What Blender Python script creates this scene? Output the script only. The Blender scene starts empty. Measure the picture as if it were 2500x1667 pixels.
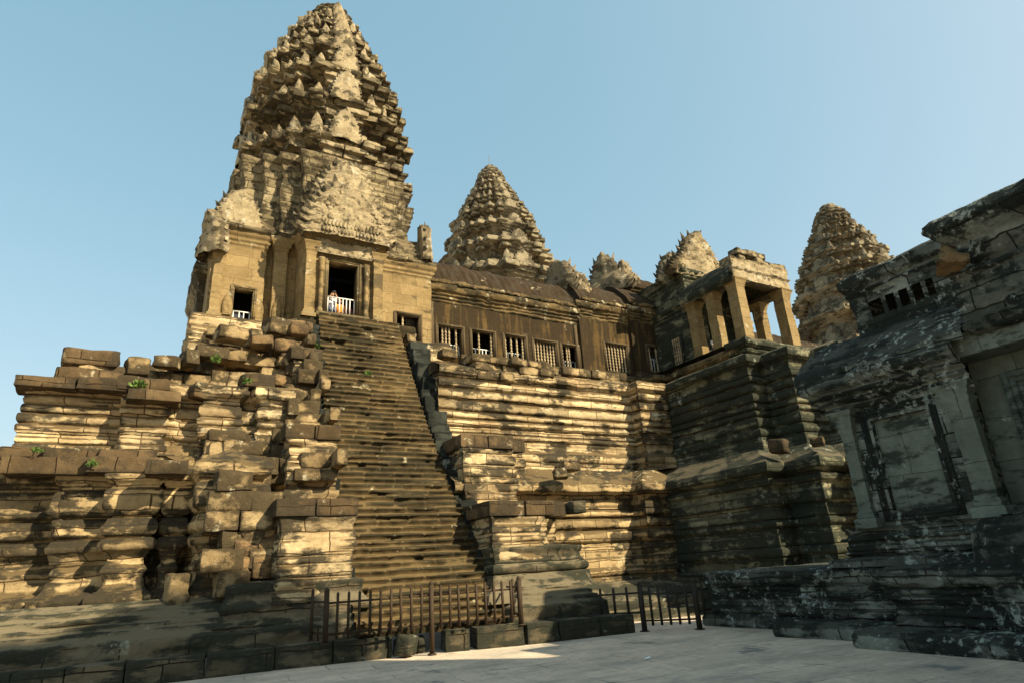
import bpy, math, random
import numpy as np
from mathutils import Vector, Matrix
random.seed(5)
RNG = np.random.default_rng(11)
SC = bpy.context.scene
COL = SC.collection
PI = math.pi

# ------------------------------------------------------------------ noise
def _h(ix, iy, iz, s):
    h = (ix * 374761393 + iy * 668265263 + iz * 1274126177 + s * 974634777) & 0xffffffff
    h = ((h ^ (h >> 13)) * 1103515245) & 0xffffffff
    h = ((h ^ (h >> 16)) * 1540483477) & 0xffffffff
    return ((h ^ (h >> 15)) & 0xffff) / 32767.5 - 1.0
def vn(p, f=1.0, s=0):
    q = np.asarray(p) * f + 1000.0
    i = np.floor(q).astype(np.int64); t = q - i; t = t * t * (3 - 2 * t)
    x, y, z = i[..., 0], i[..., 1], i[..., 2]; a, b, c = t[..., 0], t[..., 1], t[..., 2]
    def L(u, v, w): return u + (v - u) * w
    return L(L(L(_h(x, y, z, s), _h(x+1, y, z, s), a), L(_h(x, y+1, z, s), _h(x+1, y+1, z, s), a), b),
             L(L(_h(x, y, z+1, s), _h(x+1, y, z+1, s), a), L(_h(x, y+1, z+1, s), _h(x+1, y+1, z+1, s), a), b), c)
def fbm(p, f=1.0, s=0, o=3):
    r = 0; a = 1.0
    for k in range(o): r = r + a * vn(p, f * 2 ** k, s + k); a *= .5
    return r / 1.6
def hs(*a):
    v = 0
    for k, q in enumerate(a): v = v * 7919 + int(q * 1) + 31
    return random.Random(v).random()

# ------------------------------------------------------------------ mesh accumulator
class MB:
    def __init__(s): s.v = []; s.uv = []; s.f = []; s.n = 0
    def add(s, v, faces, uv=None):
        v = np.asarray(v, float).reshape(-1, 3)
        if uv is None: uv = np.stack([v[:, 0] + v[:, 1], v[:, 2]], 1)
        s.v.append(v); s.uv.append(np.asarray(uv, float).reshape(-1, 2))
        for f in faces:
            f = np.asarray(f, np.int64)
            if f.size: s.f.append((f if f.ndim == 2 else f[None]) + s.n)
        s.n += len(v)
    def grid(s, P, UV=None, keep=None):
        nu, nv = P.shape[:2]
        i = np.arange(nu * nv).reshape(nu, nv)
        q = np.stack([i[:-1, :-1], i[1:, :-1], i[1:, 1:], i[:-1, 1:]], -1)
        q = q[keep] if keep is not None else q.reshape(-1, 4)
        s.add(P.reshape(-1, 3), [q], None if UV is None else UV.reshape(-1, 2))
    def box(s, a, b):
        x0, y0, z0 = a; x1, y1, z1 = b
        v = [(x0,y0,z0),(x1,y0,z0),(x1,y1,z0),(x0,y1,z0),(x0,y0,z1),(x1,y0,z1),(x1,y1,z1),(x0,y1,z1)]
        s.add(v, [[[0,3,2,1],[4,5,6,7],[0,1,5,4],[1,2,6,5],[2,3,7,6],[3,0,4,7]]])
    def bar(s, p, q, w, h=None, up=(0, 0, 1)):
        h = h or w; p = Vector(p); q = Vector(q); d = (q - p).normalized(); up = Vector(up)
        if abs(d.dot(up)) > .98: up = Vector((0, 1, 0))
        r = d.cross(up).normalized() * w / 2; u = r.cross(d).normalized() * h / 2
        v = [p-r-u, p+r-u, p+r+u, p-r+u, q-r-u, q+r-u, q+r+u, q-r+u]
        s.add([tuple(a) for a in v], [[[0,1,2,3],[7,6,5,4],[0,4,5,1],[1,5,6,2],[2,6,7,3],[3,7,4,0]]])
    def build(s, name, m, parent=None, smooth=False):
        me = bpy.data.meshes.new(name)
        V = np.concatenate(s.v); UV = np.concatenate(s.uv)
        loops = []; tot = []
        for f in s.f: loops.append(f.reshape(-1)); tot.append(np.full(len(f), f.shape[1], np.int32))
        loops = np.concatenate(loops).astype(np.int32); tot = np.concatenate(tot)
        st = np.zeros(len(tot), np.int32); st[1:] = np.cumsum(tot)[:-1]
        me.vertices.add(len(V)); me.vertices.foreach_set('co', V.astype(np.float32).ravel())
        me.loops.add(len(loops)); me.loops.foreach_set('vertex_index', loops)
        me.polygons.add(len(tot)); me.polygons.foreach_set('loop_start', st); me.polygons.foreach_set('loop_total', tot)
        u = me.uv_layers.new(name='UVMap'); u.data.foreach_set('uv', UV[loops].astype(np.float32).ravel())
        me.update(calc_edges=True); me.validate()
        if smooth: me.polygons.foreach_set('use_smooth', np.ones(len(tot), bool))
        if m: me.materials.append(m)
        o = bpy.data.objects.new(name, me); COL.objects.link(o)
        if parent: o.parent = parent
        return o

def tag(o, label=None, cat=None, group=None, kind=None):
    if label: o['label'] = label
    if cat: o['category'] = cat
    if group: o['group'] = group
    if kind: o['kind'] = kind
    return o
def thing(name, label, cat, group=None, loc=(0, 0, 0)):
    o = bpy.data.objects.new(name, None); COL.objects.link(o); o.location = loc
    o.empty_display_size = .3
    return tag(o, label, cat, group)
def dup(o, parent=None, loc=None):
    c = o.copy(); COL.objects.link(c); c.parent = parent
    if loc is not None: c.location = loc
    for ch in list(o.children): dup(ch, c)
    return c

# ------------------------------------------------------------------ materials
def N(nt, t, **k):
    n = nt.nodes.new(t)
    for a, b in k.items(): setattr(n, a, b)
    return n
def lk(nt, a, b): nt.links.new(a, b)
def mixc(nt, fac, a, b, mode='MIX'):
    m = N(nt, 'ShaderNodeMix', data_type='RGBA', blend_type=mode)
    for sock, val in ((m.inputs[0], fac), (m.inputs[6], a), (m.inputs[7], b)):
        if hasattr(val, 'links') or isinstance(val, bpy.types.NodeSocket): lk(nt, val, sock)
        elif isinstance(val, (int, float)): sock.default_value = val
        else: sock.default_value = (*val, 1)
    return m.outputs[2]
def math_(nt, op, a, b=0.0, clamp=False):
    m = N(nt, 'ShaderNodeMath', operation=op, use_clamp=clamp)
    for k, v in enumerate((a, b)):
        if isinstance(v, bpy.types.NodeSocket): lk(nt, v, m.inputs[k])
        else: m.inputs[k].default_value = v
    return m.outputs[0]
def ramp(nt, x, a, b):
    m = N(nt, 'ShaderNodeMapRange', interpolation_type='SMOOTHSTEP'); lk(nt, x, m.inputs[0])
    m.inputs[1].default_value = a; m.inputs[2].default_value = b
    return m.outputs[0]
def noise(nt, vec, scale, det=4, rough=.6):
    n = N(nt, 'ShaderNodeTexNoise'); n.inputs['Scale'].default_value = scale
    n.inputs['Detail'].default_value = det; n.inputs['Roughness'].default_value = rough
    if vec is not None: lk(nt, vec, n.inputs['Vector'])
    return n.outputs[0]
def stretch(nt, vec, s):
    m = N(nt, 'ShaderNodeMapping'); m.inputs['Scale'].default_value = s; lk(nt, vec, m.inputs['Vector'])
    return m.outputs[0]

def stone(name, base, alt, dark, dark_amt=.45, top=None, top_amt=1.0, lichen=None, lich_amt=.3, streak=0.0,
          blocks=None, bump=.35, blotch=(.9, .9, 2.6), bscale=1.0, mortar=.016, tint=.5, pores=0.0, dark_soft=.07, pt=1.6, ls=2.8, lw=.5):
    m = bpy.data.materials.new(name); m.use_nodes = True; nt = m.node_tree; nt.nodes.clear()
    out = N(nt, 'ShaderNodeOutputMaterial'); bs = N(nt, 'ShaderNodeBsdfPrincipled')
    lk(nt, bs.outputs[0], out.inputs[0]); bs.inputs['Roughness'].default_value = .92
    bs.inputs['Specular IOR Level'].default_value = .15
    geo = N(nt, 'ShaderNodeNewGeometry'); P = geo.outputs['Position']
    sep = N(nt, 'ShaderNodeSeparateXYZ'); lk(nt, geo.outputs['Normal'], sep.inputs[0]); nz = sep.outputs[2]
    c = mixc(nt, ramp(nt, noise(nt, P, .9 * bscale, 5), .35, .65), base, alt)
    fine = noise(nt, P, 7, 6, .7)
    c = mixc(nt, .7, c, mixc(nt, fine, (.25, .25, .25), (1.45, 1.45, 1.45)), 'MULTIPLY')
    h = math_(nt, 'MULTIPLY', fine, 1.0)
    if blocks:
        uv = N(nt, 'ShaderNodeUVMap'); wob = N(nt, 'ShaderNodeVectorMath', operation='SCALE')
        nn = N(nt, 'ShaderNodeTexNoise'); nn.inputs['Scale'].default_value = 1.3; lk(nt, P, nn.inputs['Vector'])
        lk(nt, nn.outputs['Color'], wob.inputs[0]); wob.inputs['Scale'].default_value = .16
        ad = N(nt, 'ShaderNodeVectorMath', operation='ADD'); lk(nt, uv.outputs[0], ad.inputs[0]); lk(nt, wob.outputs[0], ad.inputs[1])
        br = N(nt, 'ShaderNodeTexBrick'); lk(nt, ad.outputs[0], br.inputs['Vector'])
        br.inputs['Scale'].default_value = 1; br.inputs['Brick Width'].default_value = blocks[0]; br.inputs['Row Height'].default_value = blocks[1]
        br.inputs['Mortar Size'].default_value = mortar; br.inputs['Mortar Smooth'].default_value = .3
        br.inputs['Color1'].default_value = (1 - tint, 1 - tint, 1 - tint, 1); br.inputs['Color2'].default_value = (1 + tint * .3,) * 3 + (1,)
        br.inputs['Mortar'].default_value = (.16, .13, .1, 1); br.offset = .43; br.squash = 1.35; br.squash_frequency = 3
        c = mixc(nt, 1.0, c, br.outputs['Color'], 'MULTIPLY')
        h = math_(nt, 'SUBTRACT', h, math_(nt, 'MULTIPLY', br.outputs['Fac'], 1.6))
    if top:
        t = math_(nt, 'ADD', nz, math_(nt, 'MULTIPLY', math_(nt, 'SUBTRACT', noise(nt, P, 2.5, 4), .5), .9))
        c = mixc(nt, math_(nt, 'MULTIPLY', ramp(nt, t, .12, .45), top_amt), c, top)
    if dark_amt > 0:
        nb = noise(nt, stretch(nt, P, blotch), 1.1 * bscale, 6, .68)
        if streak > 0:
            ns = noise(nt, stretch(nt, P, (2.4, 2.4, .18)), 1.6, 5, .6)
            nb = math_(nt, 'ADD', math_(nt, 'MULTIPLY', nb, 1 - streak), math_(nt, 'MULTIPLY', ns, streak))
        big = noise(nt, P, .33, 2)
        nb = math_(nt, 'ADD', nb, math_(nt, 'MULTIPLY', math_(nt, 'SUBTRACT', big, .5), .45))
        nb = math_(nt, 'ADD', nb, math_(nt, 'MULTIPLY', math_(nt, 'SUBTRACT', geo.outputs['Pointiness'], .5), pt))
        th = 1 - dark_amt
        lo = .30 + .42 * th
        c = mixc(nt, math_(nt, 'MULTIPLY', ramp(nt, nb, lo - dark_soft * .7, lo + dark_soft), .92), c, mixc(nt, fine, tuple(x * .5 for x in dark), tuple(x * 1.6 for x in dark)))
    if lichen:
        nl = noise(nt, P, ls, 8, .72); ng = noise(nt, P, .7, 3)
        f = math_(nt, 'ADD', nl, math_(nt, 'MULTIPLY', math_(nt, 'SUBTRACT', ng, .5), lw))
        c = mixc(nt, math_(nt, 'MULTIPLY', ramp(nt, f, .65 - .22 * lich_amt, .76 - .22 * lich_amt), .72), c, lichen)
    if pores > 0:
        vo = N(nt, 'ShaderNodeTexVoronoi'); vo.inputs['Scale'].default_value = 14; lk(nt, P, vo.inputs['Vector'])
        h = math_(nt, 'ADD', h, math_(nt, 'MULTIPLY', ramp(nt, vo.outputs[0], .0, .35), pores))
    h2 = math_(nt, 'ADD', h, math_(nt, 'MULTIPLY', noise(nt, P, 28, 3, .7), .35))
    bu = N(nt, 'ShaderNodeBump'); bu.inputs['Strength'].default_value = bump; bu.inputs['Distance'].default_value = .06
    lk(nt, h2, bu.inputs['Height']); lk(nt, bu.outputs[0], bs.inputs['Normal'])
    lk(nt, c, bs.inputs['Base Color'])
    return m
def plain(name, col, rough=.6, metal=0.0, var=.25, scale=8):
    m = bpy.data.materials.new(name); m.use_nodes = True; nt = m.node_tree
    bs = nt.nodes['Principled BSDF']; g = N(nt, 'ShaderNodeNewGeometry')
    c = mixc(nt, noise(nt, g.outputs['Position'], scale, 4), tuple(x * (1 - var) for x in col), tuple(x * (1 + var) for x in col))
    lk(nt, c, bs.inputs['Base Color']); bs.inputs['Roughness'].default_value = rough; bs.inputs['Metallic'].default_value = metal
    bs.inputs['Specular IOR Level'].default_value = .3
    return m

BLK = (.03, .026, .018)
M_base = stone('terrace_sandstone', (0.601, 0.440, 0.229), (0.416, 0.298, 0.153), BLK, .47, top=(.12, .085, .042), lichen=(.48, .40, .24), lich_amt=.15, blocks=(1.05, .38), blotch=(.9, .9, 1.9), bump=.5)
M_base2 = stone('terrace_sandstone_pale', (0.724, 0.565, 0.329), (0.499, 0.360, 0.193), BLK, .43, top=(.13, .09, .045), lichen=(.5, .44, .3), lich_amt=.15, blocks=(1.1, .5), blotch=(.9, .9, 1.8), bump=.5)
M_shadeside = stone('shade_side_sandstone', (0.270, 0.257, 0.167), (0.135, 0.135, 0.090), (0.024, 0.028, 0.020), .60, top=(.10, .085, .055), lichen=(.34, .36, .28), lich_amt=0.1, blocks=(1.1, .4), blotch=(.9, .9, 1.9), bump=.5)  # darker copy of the terrace stone; porch-side shade put into its colour
M_plinth = stone('dark_plinth_stone', (0.173, 0.138, 0.087), (0.102, 0.087, 0.056), (.026, .028, .02), .50, top=(.15, .125, .08), lichen=(.33, .33, .25), lich_amt=-.05, blocks=(1.3, .42), tint=.35, bump=.5)  # dark mottled brown stone of plinth, kerb and pier bases
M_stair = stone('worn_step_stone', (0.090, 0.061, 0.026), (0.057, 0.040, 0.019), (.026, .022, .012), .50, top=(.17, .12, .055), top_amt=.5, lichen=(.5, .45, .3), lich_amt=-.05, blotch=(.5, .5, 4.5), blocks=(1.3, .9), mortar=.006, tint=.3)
M_cap = stone('brown_cap_stone', (.17, .115, .06), (.11, .075, .04), (.045, .035, .022), .42, top=(.12, .08, .042), lichen=(.55, .48, .32), lich_amt=0.1, blocks=(.95, .9), blotch=(1, 1, 1), bump=.5)
M_tower = stone('tower_sandstone', (0.325, 0.234, 0.112), (0.260, 0.181, 0.082), (.085, .065, .036), .24, top=(.20, .15, .08), lichen=(.5, .45, .33), lich_amt=.12, blocks=(1.1, .5), mortar=.006, tint=.18, bump=.25, pt=.8)
M_crown = stone('carved_crown_stone', (0.380, 0.306, 0.179), (0.254, 0.202, 0.117), (.05, .04, .024), .46, top=(.17, .125, .07), top_amt=.85, lichen=(.5, .45, .34), lich_amt=0.12, blocks=(.9, .4), blotch=(1, 1, 1.8), bump=.8, bscale=1.5)
M_crownfar = stone('far_crown_stone', (0.324, 0.268, 0.173), (0.219, 0.184, 0.121), (.07, .058, .038), .42, top=(.19, .15, .10), top_amt=.85, lichen=(.48, .45, .36), lich_amt=0.1, blotch=(1, 1, 1.6), bump=.8)
M_flame = stone('pediment_stone', (0.459, 0.373, 0.229), (0.325, 0.255, 0.154), (.07, .056, .035), .33, top=(.21, .165, .10), lichen=(.55, .5, .4), lich_amt=0.2, bump=.9, bscale=1.8, blotch=(1.3, 1.3, 1.3))
M_gal = stone('rust_brown_gallery_stone', (0.116, 0.075, 0.028), (0.072, 0.045, 0.018), (.03, .021, .011), .60, top=(.12, .085, .05), lichen=(.5, .42, .28), lich_amt=-.1, streak=.85, blocks=(1.4, .6), dark_soft=.05, mortar=.004, tint=.2, bump=.25, pt=.4)
M_galcorn = stone('gallery_cornice_stone', (0.203, 0.142, 0.063), (0.129, 0.088, 0.041), (.04, .033, .019), .5, top=(.13, .095, .052), lichen=(.6, .53, .36), lich_amt=0.3, blotch=(1, 1, 3), bump=.5)
M_roof = stone('brown_roof_stone', (0.045, 0.028, 0.014), (0.029, 0.019, 0.009), (.04, .03, .02), .45, lichen=(.5, .42, .28), lich_amt=-.05, blotch=(3, 1, 1))
M_frame = stone('window_frame_stone', (0.310, 0.224, 0.126), (0.207, 0.143, 0.077), (.07, .052, .03), .36, lichen=(.5, .44, .3), lich_amt=.1)
M_bal = stone('baluster_stone', (.50, .40, .25), (.40, .31, .19), (.12, .1, .07), .15)
M_lib = stone('blackened_library_stone', (0.314, 0.329, 0.276), (0.149, 0.161, 0.135), (.018, .022, .018), .58, top=(.075, .08, .065), lichen=(.50, .55, .48), lich_amt=.42, blocks=(1.0, .42), blotch=(.9, .9, 2.0), bump=1.0, ls=6.5, lw=.45)
M_libclean = stone('grey_green_library_stone', (0.200, 0.226, 0.184), (0.147, 0.168, 0.137), (.03, .036, .03), .42, blocks=(1.1, .8), mortar=.006, tint=.15, bump=.25, lichen=(.45, .5, .44), lich_amt=-.1, pt=.5)
M_cheek = stone('shaded_cheek_stone', (.055, .06, .05), (.03, .034, .028), (.012, .014, .012), .5, lichen=(.3, .32, .28), lich_amt=.1, bump=.7)  # near-black colour carries the shade on the stair cheeks
M_lateryte = stone('ochre_laterite', (.30, .195, .095), (.21, .135, .065), (.07, .05, .03), .40, top=(.17, .12, .06), lichen=(.5, .42, .28), lich_amt=.1, pores=.9, bump=.7)
M_rock = stone('loose_block_stone', (0.462, 0.341, 0.182), (0.264, 0.187, 0.094), (.05, .038, .022), .50, top=(.13, .09, .045), lichen=(.56, .5, .36), lich_amt=0.12, blotch=(.9, .9, 1.2), bump=.7)
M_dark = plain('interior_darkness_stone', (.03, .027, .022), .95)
M_pave = stone('court_paving', (0.677, 0.556, 0.429), (0.559, 0.463, 0.362), (.20, .195, .18), .2, blotch=(1, 1, 1), lichen=(.5, .49, .45), lich_amt=.05, bump=.25)
M_iron = plain('rusty_iron', (.046, .029, .016), .75, .2, .35, 20)
M_iron2 = plain('black_iron', (.03, .024, .018), .7, .2, .35, 20)
M_white = plain('white_painted_metal', (.62, .63, .62), .5, .1, .1)
M_leaf = plain('weed_green', (.10, .17, .035), .7, 0, .4, 30)
M_rod = plain('rod_metal', (.12, .12, .12), .5, .5, .1)
M_paper = plain('white_paper', (.75, .75, .73), .8, 0, .05)
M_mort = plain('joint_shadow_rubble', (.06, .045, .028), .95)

# ------------------------------------------------------------------ moulded walls
def miters(pts, closed):
    P = np.asarray(pts, float); n = len(P); out = []
    for i in range(n):
        a = P[i] - P[i-1] if (i > 0 or closed) else None
        b = P[(i+1) % n] - P[i] if (i < n-1 or closed) else None
        na = None if a is None else np.array([a[1], -a[0]]) / np.linalg.norm(a)
        nb = None if b is None else np.array([b[1], -b[0]]) / np.linalg.norm(b)
        if na is None: m = nb
        elif nb is None: m = na
        else: m = (na + nb) / max(.35, 1 + na @ nb)
        out.append(m)
    return P, np.array(out)
def resample(prof, dv):
    o = [prof[0]]
    for a, b in zip(prof[:-1], prof[1:]):
        L = math.hypot(b[0]-a[0], b[1]-a[1]); n = max(1, int(math.ceil(L / dv)))
        for k in range(1, n+1): o.append((a[0]+(b[0]-a[0])*k/n, a[1]+(b[1]-a[1])*k/n))
    return np.array(o)
def wall(mb, path, prof, closed=False, du=.14, dv=.09, jit=.025, rough=.03, chip=.05, holes=(), erode=0.0, seed=0,
         cap=None, courseh=.4, blen=1.0, relief=0.0, rscale=5, lean=None):
    """moulded wall: profile (outward offset, z) swept along a plan path, outward side on the right"""
    P, Mt = miters(path, closed); pr = resample(prof, dv); off, z = pr[:, 0], pr[:, 1]
    n = len(P); segs = range(n if closed else n-1); u0 = 0.0
    pm = np.maximum.accumulate(np.maximum(off, 0)); bo = np.minimum(off[0], off[-1])
    top = []
    hz = [h for h in holes]
    if hz:
        zz = sorted(set([h[2] for h in hz] + [h[3] for h in hz]))
        z = z.copy()
        for q in zz:
            k = np.argmin(abs(z - q)); z[k] = q
    for i in segs:
        a, b, ma, mb_ = P[i], P[(i+1) % n], Mt[i], Mt[(i+1) % n]
        L = np.linalg.norm(b-a); nn = max(1, int(math.ceil(L/du))); t = np.linspace(0, 1, nn+1)
        hs_ = [h for h in hz if h[0] < u0+L and h[1] > u0]
        for h in hs_:
            for q in h[:2]:
                k = np.argmin(abs(t*L+u0-q)); t[k] = (q-u0)/L
        nrm = np.array([(b-a)[1], -(b-a)[0]]) / L
        A = a[None, None] + off[None, :, None]*ma; B = b[None, None] + off[None, :, None]*mb_
        xy = A + (B-A)*t[:, None, None]
        X = np.concatenate([xy, np.broadcast_to(z[None, :, None], xy.shape[:2]+(1,))], -1)
        U = np.broadcast_to((u0 + t*L)[:, None], xy.shape[:2]).copy()
        D = np.broadcast_to(nrm, xy.shape).copy(); D[0] = ma; D[-1] = mb_
        lenc = 1.0
        c = np.floor(X[..., 2]/courseh).astype(np.int64)
        co = _h(c, c*0, c*0, seed+5)
        bi = np.floor(U/blen + co*3 + i*0).astype(np.int64)
        j = _h(c, bi, c*0, seed+9) * jit
        d = fbm(X, 1.1, seed, 3)*rough*1.3 + vn(X, 7.0, seed+3)*rough*.6 + j
        ub = U/blen + co*3; fb = np.abs(ub-np.round(ub))*blen
        if jit > .012: d -= np.clip(1-fb/.05, 0, 1)*min(jit, .03)
        e = fbm(X, .9, seed+21, 3)
        d -= np.clip(e-.25, 0, 1)*chip*4
        if erode > 0:
            w = np.clip(fbm(X, .45, seed+40, 2)*1.4+.3, 0, 1)*erode
            base = off.mean()
            d -= (off[None]-base)*w
            d -= np.clip(off[None]-base, -.2, .12)*np.clip(_h(c, bi, c*0, seed+15)+.1, 0, 1)*min(1, erode*2)
        if relief > 0:
            r = vn(X, rscale, seed+60); d += (np.abs(r)-.3)*relief
        for h in hs_:
            ins = (U > h[0]-.25) & (U < h[1]+.25) & (X[..., 2] > h[2]-.25) & (X[..., 2] < h[3]+.25); d = np.where(ins, 0, d)
        d[:, 0] = 0
        X[..., :2] += D*d[..., None]
        X[..., 2] += vn(X, 2.1, seed+77)*rough*.5
        keep = None
        if hs_:
            uc = (U[:-1, :-1]+U[1:, 1:])/2; zc = (X[:-1, :-1, 2]+X[1:, 1:, 2])/2; keep = np.ones(uc.shape, bool)
            for h in hs_: keep &= ~((uc > h[0]) & (uc < h[1]) & (zc > h[2]) & (zc < h[3]))
        UV = np.stack([U, X[..., 2]], -1)
        mb.grid(X, UV, keep)
        top.append(X[:, -1]); u0 += L
    if cap is not None:
        T = np.concatenate([t[:-1] if (k < len(top)-1 or closed) else t for k, t in enumerate(top)])
        if isinstance(cap, (list, tuple)): T = np.concatenate([T, np.array([(x, y, T[-1, 2]) for x, y in cap])])
        mb.add(T, [np.arange(len(T))[None]])

def bands(z0, z1, n, amp, seed, base=lambda t: 0.0, kinds=None):
    """a stack of tori, fillets and scotias"""
    r = random.Random(seed); hs_ = [r.uniform(.6, 1.4) for _ in range(n)]; s = sum(hs_); z = z0; o = []
    for k in range(n):
        h = hs_[k]/s*(z1-z0); b = base((z+h/2-z0)/(z1-z0)); kind = (kinds[k % len(kinds)] if kinds else r.choice('tttfs'))
        if kind == 't':
            o += [(b+amp*.15, z), (b+amp*.75, z+.12*h), (b+amp, z+.35*h), (b+amp, z+.6*h), (b+amp*.7, z+.85*h), (b+amp*.1, z+.93*h), (b, z+h)]
        elif kind == 'f':
            o += [(b+amp*.55, z+.02*h), (b+amp*.55, z+.55*h), (b+amp*.2, z+.6*h), (b+amp*.2, z+h)]
        else:
            o += [(b+amp*.2, z+.02*h), (b-amp*.3, z+.3*h), (b-amp*.35, z+.6*h), (b+amp*.1, z+.95*h)]
        z += h
    return o
def tierprof(z0, z1, seed, n=11, amp=.11, flare=.4, lip=.35, slope=(0.6, .45)):
    """plinth flare, waist, cornice with overhanging slab, then a sloping tread"""
    b = lambda t: flare*max(0, .42-t)**1.3*2.2 + .5*flare*max(0, t-.68)**1.3*2.2
    p = [(flare+.12, z0), (flare+.12, z0+.12)] + bands(z0+.16, z1-.42, n, amp, seed, b)
    p += [(lip*.5, z1-.40), (lip*.62, z1-.34), (lip, z1-.30), (lip+.04, z1-.12), (lip, z1)]
    if slope: p += [(lip-slope[0], z1+slope[1]*.8), (lip-slope[0]-.15, z1+slope[1])]
    return p

# ------------------------------------------------------------------ blocks
_q = np.array([-1, -.82, -.45, 0, .45, .82, 1.0])
def _cube():
    fs = []; vs = []
    for ax in range(3):
        for sg in (-1, 1):
            a, b = np.meshgrid(_q, _q, indexing='ij'); p = np.zeros((7, 7, 3)); p[..., ax] = sg
            p[..., (ax+1) % 3] = a; p[..., (ax+2) % 3] = b*sg
            vs.append(p)
    return vs
CUBE = _cube()
def rock(mb, c, size, rz=0, rnd=.3, rough=.05, seed=0, tilt=0):
    h = np.array(size)/2; c = np.array(c, float); r = rnd
    R = np.array(Matrix.Rotation(rz, 3, 'Z') @ Matrix.Rotation(tilt, 3, 'X') @ Matrix.Rotation(tilt*.6, 3, 'Y'))
    for p in CUBE:
        rr = r*h.min()/h
        inn = np.clip(p, -1+rr, 1-rr); d = (p-inn)*h; L = np.linalg.norm(d, axis=-1, keepdims=True)
        q = inn*h + np.where(L > 1e-9, d/np.maximum(L, 1e-9), 0)*r*h.min()
        nv = fbm(q+c*1.7, 2.2, seed, 3)-1.2*np.clip(vn(q+c*2.3, 1.7, seed+5)-.3, 0, 1)
        q = q + q/np.linalg.norm(q, axis=-1, keepdims=True)*nv[..., None]*rough*1.5
        mb.grid(q @ R.T + c)
def blockwall(mb, x0, x1, z0, z1, front, seed, ch=.40, bl=(.42, 1.25), depth=.8, jy=.12, miss=.05, rough=.075, rnd=.24, topf=None, axis='x', rag=0.02):
    """ruined masonry: individual blocks laid in courses; front(x,z) gives the plane"""
    r = random.Random(seed); z = z0
    while z < z1-.05:
        h = ch*r.uniform(.8, 1.2); x = x0 + r.uniform(0, .5)
        while x < x1:
            L = r.uniform(*bl)
            if x+L > x1+.25: L = max(.3, x1-x)
            xm = x+L/2
            if r.random() > miss and (topf is None or z+h*.6 < topf(xm)):
                y = front(xm, z+h/2) + r.uniform(-jy, jy) + depth/2
                c = (xm, y, z+h/2) if axis == 'x' else (y, xm, z+h/2)
                rock(mb, c, (L+.01, depth, h+.01) if axis == 'x' else (depth, L+.01, h+.01), r.uniform(-rag, rag)*3, rnd*r.uniform(.6, 1.6), rough, r.randint(0, 99), r.uniform(-rag, rag))
            x += L
        z += h

# ------------------------------------------------------------------ carved pieces
def leafgrid(w, h, n=9, m=14, spikes=0, thick=.12, relief=.03, seed=0, kind='leaf'):
    """upright carved slab in the x/z plane facing -y; foot centre at the origin"""
    t = np.linspace(0, 1, m)
    if kind == 'leaf': hw = w/2*(np.clip(1-t**3.0, 0, 1)**.7)*(.84+.24*np.sin(t*PI))
    elif kind == 'gable': hw = w/2*(1-t)**.8*(1+.10*np.sin(t*PI*3)) + .02
    else: hw = w/2*np.sqrt(np.clip(1-t**2.0, 0, 1))*(1-.12*t)
    hw = np.maximum(hw, .012)
    if spikes: hw = hw*(1+.12*((np.arange(m)//max(1, m//16)) % 2)) + ((np.arange(m)//max(1, m//16)) % 2)*.035*w*np.clip(1.2-t, 0, 1)
    s = np.linspace(-1, 1, n)
    X = s[:, None]*hw[None]; Z = np.broadcast_to(t[None]*h, X.shape).copy()
    if spikes: Z = Z + (np.abs(s)[:, None] > .95)*((np.arange(m)//max(1, m//16)) % 2)[None]*.06*h
    P = np.stack([X, X*0, Z], -1)
    fq = max(6/w, 3.2); r = np.clip(1-np.abs(fbm(P, fq, seed, 2))*2.4, 0, 1)*relief*.8 + np.clip(vn(P, fq*.5, seed+9), -.3, 1)*relief*.9 + (1-np.abs(s)[:, None])**.6*thick*.45
    F = P.copy(); F[..., 1] = -thick/2 - r; F[0, :, 1] = -thick/2; F[-1, :, 1] = -thick/2
    B = P[::-1].copy(); B[..., 1] = thick/2 + (1-np.abs(s[::-1])[:, None])**.6*thick*.3
    return F, B
def leaf(mb, loc, rz, w, h, lean=0.0, **k):
    F, B = leafgrid(w, h, **k)
    c, s = math.cos(rz), math.sin(rz)
    def tr(G):
        G = G.copy(); G[..., 1] += G[..., 2]*lean
        x = G[..., 0]*c - G[..., 1]*s; y = G[..., 0]*s + G[..., 1]*c
        return np.stack([x+loc[0], y+loc[1], G[..., 2]+loc[2]], -1)
    F, B = tr(F), tr(B); mb.grid(F); mb.grid(B)
    mb.grid(np.stack([F[-1], B[0]])); mb.grid(np.stack([B[-1], F[0]]))
    if k.get('spikes') and w > .9:
        m = F.shape[1]; cen = F[F.shape[0]//2, int(m*.35)]
        for side in (0, -1):
            for q in range(3, m-1, 4):
                p = (F[side, q]+B[-1-side if side == 0 else 0, q])/2; o_ = p-cen; o_ /= np.linalg.norm(o_); o_ = o_*.55+np.array([0, 0, .8]); tdir = F[side, min(q+1, m-1)]-F[side, max(q-1, 0)]; tdir /= np.linalg.norm(tdir)+1e-9
                L = min(.34, .13*w)*(1+.3*math.sin(q*2.3)); hb = L*.36; dp = np.array([-s, c, 0])*.06
                A0, A1, T = p-tdir*hb, p+tdir*hb, p+o_*L
                mb.add([A0-dp, A1-dp, A1+dp, A0+dp, T], [[[0, 1, 2, 3]], [[0, 1, 4], [1, 2, 4], [2, 3, 4], [3, 0, 4]]])
def square(cx, cy, hx, hy): return [(cx-hx, cy-hy), (cx+hx, cy-hy), (cx+hx, cy+hy), (cx-hx, cy+hy)]
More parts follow.
